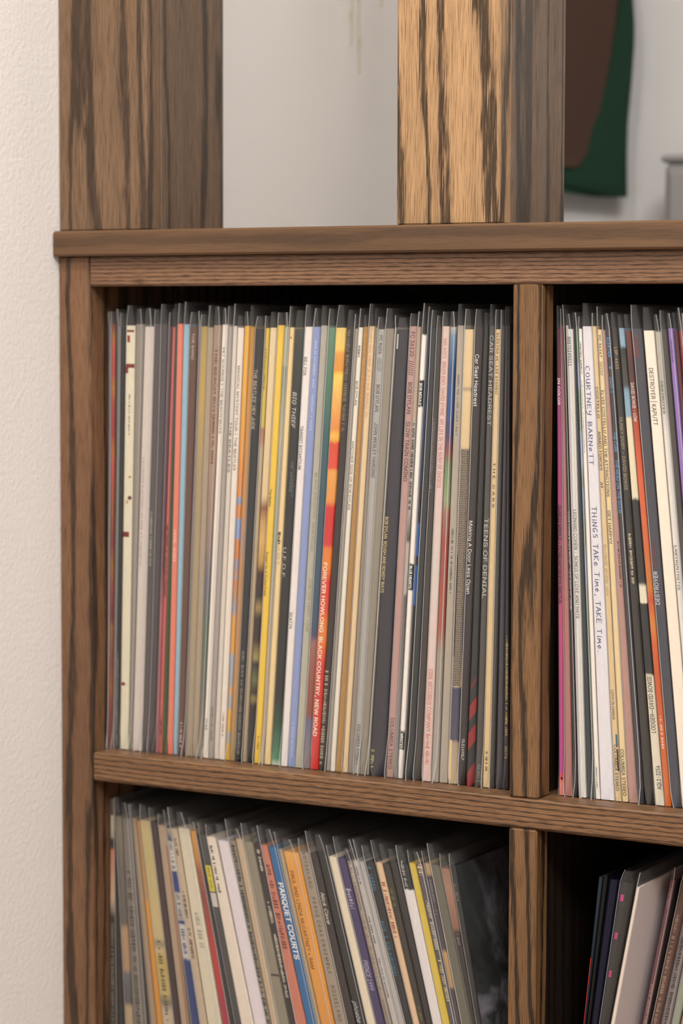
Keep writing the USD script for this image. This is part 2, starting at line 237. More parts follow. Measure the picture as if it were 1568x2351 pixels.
('cornflower blue', [190.42, 196.09, 201.04, 206.86, 211.67, 217.63], -352.4, -29.8, 19.93, '8a97c2', {'t': [('~', -39.6, -73.6, 'b5b8cc', 0.3, 0.0, ''), ('~', -78.3, -104.5, 'b0b4cc', 0.3, 0.0, ''), ('~', -319.8, -345.8, 'aab0c8', 0.3, 0.0, '')]}, -191.1),
('sage grey embossed', [196.87, 202.58, 207.67, 213.11, 218.47, 223.65], -352.4, -28.8, 19.4, '', {'t': [('BLACK COUNTRY, NEW ROAD', -135.1, -192.3, '8d8c7c', 0.36, 0.15, ''), ('FOR THE FIRST TIME', -213.1, -251.5, '8d8c7c', 0.36, 0.15, '')], 's': [(-24.9, 'a8a498'), (-332.2, 'b0ad9c')]}, -190.6),
('green to teal', [203.35, 208.61, 213.94, 219.35, 224.53, 230.09], -352.4, -30.1, 19.81, '', {'s': [(-28.0, '64886c'), (-76.5, '4f7560'), (-108.0, '3f6062'), (-171.3, '3f5662'), (-244.7, '46566a'), (-254.3, '4a4f6a'), (-259.1, '9a6a62'), (-286.5, '945648'), (-312.3, '8a5444'), (-317.1, '6a6c86'), (-347.9, '8a8284')]}, -191.3),
('flame red and yellow', [209.59, 216.03, 220.22, 227.4, 230.84, 238.77], -352.4, -30.3, 19.62, '', {'t': [('FOREVER HOWLONG  BLACK COUNTRY, NEW ROAD', -200.2, -327.9, 'e8d2bc', 0.44, -0.1, 'b')], 's': [(-28.0, 'dcc070'), (-45.1, 'e6c468'), (-48.9, 'db9a4a'), (-60.7, 'd9923f'), (-64.5, 'e8cb5c'), (-79.5, 'e0b060'), (-103.1, 'dc8a48'), (-107.8, 'e8b84a'), (-111.6, 'e0a048'), (-113.5, 'cf4f38'), (-131.5, 'd8503c'), (-133.7, 'e0a050'), (-155.2, 'dc9048'), (-159.9, 'c83a34'), (-186.9, 'c93a38'), (-190.0, 'd97a38'), (-202.8, 'dc8030'), (-213.9, 'cf4038'), (-234.7, 'd0503c'), (-244.3, 'd87a40'), (-255.5, 'd97f3c'), (-265.1, 'd8623c'), (-276.3, 'c9423c'), (-347.3, 'c4403c')]}, -191.4),
('black speckled', [217.01, 222.38, 228.3, 234.01, 239.59, 245.65], -352.4, -29.6, 20.24, '3a332e', {'t': [('~', -29.5, -104.5, '8a7f6a', 0.45, -0.2, ''), ('~', -279.0, -348.3, '9a9078', 0.5, -0.25, '')]}, -191.0),
('grey slim', [223.16, 225.68, 234.75, 237.04, 246.33, 248.39], -352.4, -30.9, 19.98, 'a09a90', {}, -191.7),
('off-white grey-lettered', [226.47, 229.88, 237.85, 241.12, 249.23, 252.37], -352.4, -30.0, 20.0, 'e2dacb', {'t': [('~', -41.9, -51.2, '7a756a', 0.6, 0.0, ''), ('BOB DYLAN', -68.3, -85.5, '7a756a', 0.6, 0.0, ''), ('ANOTHER SIDE OF BOB DYLAN', -111.2, -160.9, '8a8578', 0.6, 0.0, '')]}, -191.2),
('caramel brown', [230.66, 235.6, 241.92, 246.1, 253.18, 256.6], -352.4, -29.5, 20.28, 'a8814f', {'t': [('~', -32.5, -135.5, 'c48a48', 0.45, 0.0, '')]}, -190.9),
('peach orange-lettered', [236.38, 240.26, 246.89, 251.02, 257.4, 261.79], -352.4, -29.1, 20.54, 'dcc29a', {'t': [('~', -29.4, -94.7, 'c8946a', 0.45, 0.0, '')]}, -190.8),
('taupe slim', [241.04, 245.11, 251.77, 254.69, 262.5, 264.27], -352.4, -30.2, 20.33, '8f857a', {}, -191.3),
('light grey lettered', [245.89, 250.43, 255.43, 260.43, 264.98, 270.42], -352.4, -31.3, 20.18, 'a8a5a0', {'t': [('PC 9604', -35.6, -48.6, '605c56', 0.5, 0.0, ''), ('///////', -51.7, -61.0, '807c76', 0.5, 0.0, ''), ('BOB DYLAN', -70.6, -89.8, '605c56', 0.5, 0.0, ''), ('JOHN WESLEY HARDING', -97.6, -137.3, '605c56', 0.5, 0.0, ''), ('COLUMBIA STEREO', -316.2, -345.7, '6a665e', 0.5, 0.0, '')]}, -191.9),
('taupe grey', [251.21, 256.39, 261.22, 267.25, 271.24, 278.1], -352.4, -30.7, 19.55, '8d8678', {}, -191.5),
('pale slim', [257.05, 257.93, 267.93, 268.8, 278.81, 279.67], -352.4, -29.9, 20.09, 'b8b0a6', {}, -191.2),
('midnight blue wide', [258.6, 272.04, 269.42, 280.74, 280.24, 289.43], -352.4, -31.4, 20.49, '3a383f', {'t': [('BOB DYLAN  ROUGH AND ROWDY WAYS', -164.8, -219.6, 'b5a478', 0.22, -0.38, 'b'), ('~', -333.6, -345.7, 'a0965f', 0.2, -0.35, '')], 'b': [(0.1, -39.8, 0.12, 10.5, 'c4beb8')]}, -191.9),
('dusty pink', [272.8, 278.2, 281.66, 287.2, 290.52, 296.21], -352.4, -29.0, 20.29, 'b39089', {'t': [('FC 36120', -33.0, -50.2, '604844', 0.55, 0.0, ''), ('///////', -53.2, -63.7, '76605a', 0.6, 0.0, ''), ('BOB DYLAN', -68.6, -90.8, '604844', 0.55, 0.0, ''), ('SLOW TRAIN COMING', -96.4, -138.9, '604844', 0.55, 0.0, ''), ('COLUMBIA STEREO', -309.2, -346.4, '604844', 0.5, 0.0, '')]}, -190.7),
('beige film-patterned', [278.97, 281.38, 287.96, 290.34, 296.95, 299.3], -352.4, -29.5, 19.87, '', {'t': [('~', -97.5, -158.9, '2a2a28', 0.75, 0.0, '')], 's': [(-29.3, 'b09a84'), (-93.8, 'b5a08c'), (-98.5, 'a9a098'), (-155.8, 'b0a8a0'), (-180.7, '5a5450'), (-183.8, 'b5aba2'), (-218.2, 'b0a8a0'), (-221.3, '6a6664'), (-325.3, '8a8684')]}, -190.9),
('white black-banded', [282.49, 285.78, 291.55, 294.79, 300.6, 303.81], -352.4, -29.5, 19.84, '', {'t': [('BOB MOULD', -69.1, -84.5, 'ece6de', 0.6, 0, 'b'), ('BLUE HEARTS', -198.9, -215.1, 'ece6de', 0.6, 0, 'b'), ('MRG729', -319.9, -330.4, 'ece6de', 0.6, 0, 'b')], 's': [(-26.2, '22282c'), (-34.8, '22282c'), (-35.1, 'ece4dc'), (-66.7, 'ece4dc'), (-67.0, '22262a'), (-86.0, '22262a'), (-86.3, 'ece4dc'), (-197.0, 'ece4dc'), (-197.3, '22262a'), (-216.4, '22262a'), (-216.7, 'ece4dc'), (-318.0, 'ece4dc'), (-318.3, '22262a'), (-331.3, '22262a'), (-331.6, 'ece4dc')]}, -191.0),
('navy blue-blocked', [286.55, 288.95, 295.59, 297.96, 304.63, 306.97], -352.4, -28.7, 20.34, '', {'s': [(-26.2, '2a323c'), (-106.0, '2c4058'), (-152.4, '2a323c'), (-167.6, '2a323c'), (-167.9, '2f5a94'), (-191.2, '2f5a94'), (-191.5, '2a2f3c'), (-197.8, '2a2f3c'), (-198.1, '2f5a94'), (-227.1, '2f5a94'), (-227.8, '2a2c2e'), (-324.7, '2c2d2e')]}, -190.6),
('graphite', [289.72, 295.02, 298.68, 303.34, 307.64, 311.65], -352.4, -30.4, 20.53, '35383a', {}, -191.4),
('brown black', [295.8, 301.51, 304.13, 308.79, 312.47, 316.07], -352.4, -29.5, 20.14, '433d3a', {'t': [('~', -93.5, -145.8, '8a8480', 0.3, -0.2, '')]}, -190.9),
('pale pink red-lettered', [302.46, 308.95, 309.75, 315.58, 317.04, 322.21], -352.4, -28.9, 19.41, '', {'t': [('SRK 6093', -37.1, -51.1, 'c08a82', 0.5, 0.0, ''), ('BRIAN ENO-DAVID BYRNE', -53.6, -91.8, 'b87a74', 0.5, 0.0, ''), ('MY LIFE IN THE BUSH OF GHOSTS', -94.0, -142.5, 'b87a74', 0.5, 0.0, ''), ('SIRE RECORDS COMPANY', -271.4, -316.8, 'c07a72', 0.5, 0.0, ''), ('~', -318.4, -340.5, 'c07a72', 0.5, 0.0, '')], 's': [(-26.1, 'd4bcb0'), (-136.4, 'd8bcb6'), (-198.2, 'd0c4bc'), (-260.5, 'd6bfb6'), (-338.9, 'd8bcb4')]}, -190.7),
('blue, green and red painted', [309.72, 314.94, 316.34, 321.11, 322.96, 327.28], -352.4, -29.5, 19.67, '', {'s': [(-26.1, 'b8b4ac'), (-35.2, '7088a0'), (-59.6, '2f5585'), (-90.2, '2c4f88'), (-105.5, '4a4468'), (-117.7, '8a5048'), (-122.7, '7a7058'), (-128.5, '6f8a5c'), (-151.6, '8f9a74'), (-160.8, 'a06a58'), (-182.4, '9c4840'), (-241.3, 'a5584a'), (-260.0, '9a9080'), (-322.6, 'a39b92')]}, -191.0),
('grey beige', [315.71, 321.98, 321.9, 327.52, 328.1, 333.06], -352.4, -28.4, 20.4, 'a89e90', {'t': [('~', -171.3, -216.1, '6a6258', 0.3, 0.0, ''), ('~', -62.6, -105.3, '8f8678', 0.3, 0.0, '')]}, -190.4),
('cream snakeskin-printed', [322.76, 329.95, 328.25, 335.28, 333.74, 340.6], -352.4, -31.0, 20.27, '', {'b': [(0.12, -225.0, 0.22, 71.1, 'dcc294'), (0.15, -335.4, 0.3, 28.2, 'e2c48a')], 's': [(-24.6, 'dac196'), (-71.0, 'd8be94'), (-72.2, '9a8a74'), (-75.3, 'd8be94'), (-113.7, 'd4ba90'), (-114.9, '8d8478'), (-166.4, '8f857a'), (-197.2, '847c78'), (-252.9, '6f6b72'), (-282.4, 'c8ad86'), (-284.0, '4a4a5a'), (-321.4, '50505f'), (-322.6, 'a3937f'), (-349.5, 'b8a488')], 'v': (-114.9, -282.4)}, -191.7),
('brown black white-lettered', [330.88, 336.69, 336.32, 342.68, 341.77, 348.66], -352.4, -29.6, 20.22, '37322e', {'t': [('Car Seat Headrest', -48.4, -84.6, 'e6e2dc', 0.42, -0.1, ''), ('Making A Door Less Open', -164.9, -216.5, 'e0dcd6', 0.42, -0.1, ''), ('OLE1498LP', -319.8, -334.8, 'c8c4be', 0.36, 0.0, '')]}, -191.0),
('black and red striped', [337.66, 343.87, 343.56, 348.23, 349.47, 352.59], -352.4, -28.3, 19.77, '221e1c', {'b': [(0.5, -279.2, 1.0, 4.3, '/5a211d'), (0.5, -297.5, 1.0, 10.6, '/8a2a26'), (0.5, -317.7, 1.0, 12.4, '/8a2824'), (0.5, -346.6, 1.0, 14.4, '/84221e')]}, -190.3),
('slate silver-lettered', [344.64, 349.79, 349.0, 353.52, 353.36, 357.24], -352.4, -28.4, 20.11, '504c48', {'t': [('CAR SEAT HEADREST', -35.1, -97.7, 'aaa6a1', 0.7, 0.0, ''), ('TEENS OF DENIAL', -162.6, -218.9, 'b8b4ae', 0.7, 0.0, ''), ('OLE 1011-1', -336.7, -349.1, '9a9690', 0.45, 0.0, '')]}, -190.4),
('buttery cream', [350.55, 355.35, 354.33, 358.51, 358.12, 361.67], -352.4, -30.9, 19.79, 'd4ba8c', {'t': [('ELEKTRA 6E-135 STEREO', -33.5, -75.8, '6e5c3c', 0.45, 0.0, ''), ('T H E   C A R S', -123.4, -154.7, '3c342c', 0.4, 0.0, ''), ('~', -326.9, -340.8, '7a6a4a', 0.4, 0.0, '')]}, -191.7),
('smoke grey', [356.12, 359.11, 359.3, 362.16, 362.48, 365.22], -352.4, -28.5, 19.85, '4d4a47', {}, -190.4),
('charcoal slim', [360.83, 366.05, 363.38, 366.69, 365.93, 367.33], -352.4, -28.5, 20.13, '454148', {'t': [('~', -56.1, -92.3, '6a666a', 0.5, 0.0, '')]}, -190.5),
('black yellow-lettered', [366.82, 370.41, 367.46, 369.63, 368.0, 368.95], -352.4, -27.7, 20.07, '3f3b3c', {'t': [('~', -244.2, -314.8, 'b09a60', 0.6, 0.0, ''), ('0076', -322.1, -330.8, 'b8a468', 0.6, 0.0, '')]}, -190.1),
]
UPPER_RIGHT=[
('magenta', [409.33, 412.93, 406.84, 410.13, 404.35, 407.32], -352.4, -30.1, 20.16, '', {'t': [('IN COLOR', -63.9, -82.4, 'e8d0d8', 0.6, 0, 'b'), ('CHARLES MINGUS • PITHECANTHROPUS ERECTUS', -151.2, -218.9, '3c1a30', 0.62, 0, 'b')], 'b': [(0.6, -340.7, 0.5, 2.7, '2a2030')], 's': [(-25.9, '5a2a38'), (-61.6, '6a3048'), (-75.0, '9a4a80'), (-148.2, 'b04a7c'), (-193.3, 'bc5a74'), (-253.6, 'ba5280'), (-314.2, 'b84a8a'), (-335.5, 'b84e90'), (-339.5, 'e0504c'), (-344.7, 'e08a80')]}, -191.2),
('rose pink', [413.7, 419.44, 410.87, 414.22, 407.98, 409.07], -352.4, -27.9, 20.01, '', {'s': [(-25.9, '8a4a50'), (-103.2, 'b27a7a'), (-344.1, 'b07a72')]}, -190.2),
('black', [420.2, 424.07, 415.02, 417.41, 409.76, 410.82], -352.4, -30.1, 19.71, '35322f', {'t': [('Chick Corea & Gary Burton    Lyric Suite for Sextet', -155.4, -222.9, 'c0bcb4', 0.5, 0.0, ''), ('~', -37.7, -52.6, 'b0aca4', 0.5, 0.0, '')]}, -191.3),
('white grey-lettered', [424.84, 429.83, 418.18, 423.14, 411.52, 416.45], -352.4, -30.4, 19.5, 'dfdad4', {'t': [('88875195511', -35.6, -55.5, '55524e', 0.5, -0.05, ''), ('LEONARD COHEN - SONGS OF LOVE AND HATE', -153.8, -228.6, '77736e', 0.5, 0.1, '')], 'b': [(0.2, -192.7, 0.35, 329.5, 'b5b2b2')]}, -191.4),
('dark slate', [430.59, 434.9, 423.88, 426.22, 417.02, 417.69], -352.4, -29.5, 20.53, '3a4044', {}, -191.0),
('green and blue landscape', [435.54, 436.35, 426.92, 428.14, 418.26, 419.98], -352.4, -28.8, 20.37, '', {'s': [(-27.3, '4a5560'), (-31.8, '3f6a48'), (-52.5, '42704a'), (-56.0, '6f88bd'), (-70.3, '7088b8'), (-72.0, '3f7048'), (-98.5, '4a7a52'), (-100.5, '8a9cc8'), (-120.8, '8f9fca'), (-132.7, '3f6a48'), (-144.6, '6a80b5'), (-171.4, '48704f'), (-192.3, '8a98c0'), (-222.2, '5a7a60'), (-312.2, '5a6a60')]}, -190.6),
('warm white', [436.99, 439.94, 428.9, 431.35, 420.82, 422.76], -352.4, -30.2, 20.05, 'eee6dc', {'t': [('courtney barnett', -39.1, -60.7, '8a8690', 0.5, 0, 'g'), ('~', -64.9, -114.7, 'a8a4aa', 0.4, 0.0, ''), ('~', -329.5, -345.7, '8a847c', 0.3, 0.0, '')]}, -191.3),
('wide white hand-lettered', [440.71, 450.79, 432.07, 440.44, 423.43, 430.1], -352.4, -28.5, 20.15, 'dedade', {'t': [('COURTNEY BARNETT', -55.4, -122.9, '565a8a', 0.4, -0.1, 'h'), ('THINGS TAKE TIME, TAKE TIME.', -151.1, -250.6, '565a8a', 0.42, -0.05, 'h')]}, -190.4),
('tan black-lettered', [451.74, 455.85, 441.29, 444.71, 430.85, 433.56], -352.4, -28.4, 19.79, 'd8be92', {'t': [('COSTELLO', -69.5, -90.7, '453b30', 0.6, 0.0, ''), ('ARMED FORCES', -99.6, -126.2, '453b30', 0.6, 0.0, ''), ('A9', -134.2, -138.1, '453b30', 0.6, 0.0, ''), ('LITHO IN CANADA', -276.1, -296.4, '6a5c48', 0.45, 0.0, ''), ('COLUMBIA STEREO', -313.7, -345.2, '453b30', 0.55, 0.0, ''), ('~', -176.7, -212.3, 'b39a70', 0.6, 0.0, '')], 'b': [(0.8, -310.7, 0.3, 8.4, '3f6a80'), (0.9, -324.2, 0.3, 15.0, '2a2620')]}, -190.4),
('cream black-lettered', [456.62, 460.7, 445.55, 449.04, 434.49, 437.37], -352.4, -30.7, 20.44, 'e2ca9c', {'t': [('PC 36347', -34.6, -49.3, '453b30', 0.6, 0.0, ''), ('///////', -52.3, -61.7, '6a5c48', 0.6, 0.0, ''), ('ELVIS COSTELLO AND THE ATTRACTIONS', -71.8, -143.9, '453b30', 0.6, 0.0, ''), ('GET HAPPY!!', -153.3, -175.9, '453b30', 0.6, 0.0, ''), ('COLUMBIA STEREO', -316.3, -348.3, '453b30', 0.6, 0.0, '')]}, -191.6),
('mauve', [461.46, 468.1, 449.81, 454.1, 438.16, 440.1], -352.4, -31.1, 20.55, 'b08a80', {'t': [('~', -174.2, -204.4, '4a3a38', 0.3, 0.2, '')]}, -191.7),
('charcoal blue-lettered', [468.86, 473.14, 454.83, 458.91, 440.81, 444.68], -352.4, -30.5, 19.55, '3f3d42', {'t': [('ELEKTRA', -36.1, -49.3, '5f97c4', 0.6, -0.1, ''), ('9', -55.5, -57.2, '5f97c4', 0.6, -0.1, ''), ('60435-1', -62.8, -73.4, '5f97c4', 0.6, -0.1, ''), ('THE CURE', -99.9, -113.5, '5f97c4', 0.6, -0.1, ''), ('THE HEAD ON THE DOOR', -118.5, -154.8, '5f97c4', 0.6, -0.1, '')]}, -191.5),
('dark olive gold-lettered', [473.9, 480.19, 459.61, 464.71, 445.31, 449.24], -352.4, -29.1, 19.7, '3a3733', {'t': [('LSP-4623', -42.5, -57.2, 'b5a27a', 0.5, 0.0, ''), ('HUNKY DORY - DAVID BOWIE', -89.8, -138.9, '9a9078', 0.5, 0.0, ''), ('~', -168.4, -202.3, 'b0a88a', 0.4, 0.0, '')]}, -190.8),
('blue, black and cream patched', [480.95, 487.25, 465.5, 470.52, 450.04, 453.79], -352.4, -29.6, 20.44, '', {'t': [('LODGER—DAVID BOWIE', -264.8, -303.0, '45423c', 0.55, 0, 'u'), ('AQL1-3254', -325.4, -341.4, '3a3a35', 0.5, 0.15, 'u')], 's': [(-28.1, '8aa5b8'), (-41.6, '8aa8bc'), (-43.0, '3a3836'), (-68.2, '4a4844'), (-72.1, '7f9db0'), (-89.4, '8aa5b5'), (-90.5, 'ddd2b4'), (-144.3, 'ddd2b4'), (-145.5, '2a2826'), (-201.4, '2a2826'), (-203.8, 'ddd5c0'), (-214.4, 'ddd5c0'), (-215.6, '2d2b29'), (-262.5, '2d2b29'), (-264.3, 'd8cfb8'), (-337.9, 'd6cfba')]}, -191.0),
('maroon to orange', [487.99, 492.38, 471.44, 475.64, 454.9, 458.89], -352.4, -31.4, 20.4, '', {'t': [('DAVID BOWIE - LOW', -66.4, -92.5, 'ead8cc', 0.55, 0.0, ''), ('~', -290.1, -313.7, 'dcc0a8', 0.4, 0.0, '')], 's': [(-30.1, '6a3a34'), (-57.9, '4f3436'), (-78.4, '6a3a35'), (-91.6, 'a84a30'), (-116.5, 'c8583a'), (-131.2, 'd0603f'), (-175.3, 'c8683f'), (-204.7, 'c07838'), (-212.9, 'bf5030'), (-228.2, 'd08040'), (-242.9, 'c8602f'), (-266.5, 'c05a2c'), (-337.3, 'c86a38')]}, -191.9),
('slate blue red-lettered', [493.11, 499.93, 476.39, 483.38, 459.67, 466.83], -352.4, -30.0, 20.23, '47474f', {'t': [('MRG218', -34.5, -49.1, 'a04c42', 0.45, -0.15, 'u'), ('THIS NIGHT', -172.9, -192.0, '94443e', 0.4, -0.15, 'u'), ('DESTROYER', -193.2, -215.5, 'd0d4da', 0.4, -0.15, 'u')]}, -191.2),
('cream white serif-lettered', [500.6, 508.81, 484.4, 492.2, 468.19, 475.59], -352.4, -31.2, 20.08, 'ece0cf', {'t': [('DESTROYER | KAPUTT', -56.3, -94.5, '5a564e', 0.42, -0.05, 'r')]}, -191.8),
('grey faded-lettered', [509.56, 513.87, 493.0, 497.2, 476.44, 480.53], -352.4, -32.1, 20.41, '', {'t': [('DESTROYER', -65.2, -86.8, '5a5a56', 0.5, 0, 'r'), ('LABYRINTHITIS', -175.1, -204.9, '5a5a56', 0.45, 0, 'r')], 's': [(-27.1, 'b0ae9f'), (-72.2, 'a8a699'), (-80.9, 'c0bcb0'), (-101.3, 'dcd7cf'), (-335.3, 'e0dbd2')]}, -192.2),
('dark grey', [514.6, 518.95, 497.94, 501.99, 481.27, 485.02], -352.4, -30.3, 19.88, '4a4541', {}, -191.4),
('purple', [519.65, 523.68, 502.85, 506.57, 486.04, 489.46], -352.4, -29.7, 19.9, '8f6fb4', {'t': [('DESTROYER', -37.5, -52.3, '55407a', 0.55, 0.0, '')]}, -191.0),
('dark maroon', [524.41, 527.88, 507.48, 510.37, 490.54, 492.86], -352.4, -31.2, 19.74, '5a2c34', {}, -191.8),
('crimson', [528.64, 532.73, 511.11, 514.61, 493.57, 496.5], -352.4, -30.9, 20.34, '8a3038', {}, -191.6),
('ash grey', [533.64, 536.77, 515.6, 518.73, 497.57, 500.68], -352.4, -32.3, 19.84, '8a8680', {}, -192.3),
('black glossy', [537.68, 541.79, 519.56, 523.47, 501.44, 505.14], -352.4, -30.9, 20.23, '2a2828', {}, -191.6),
]
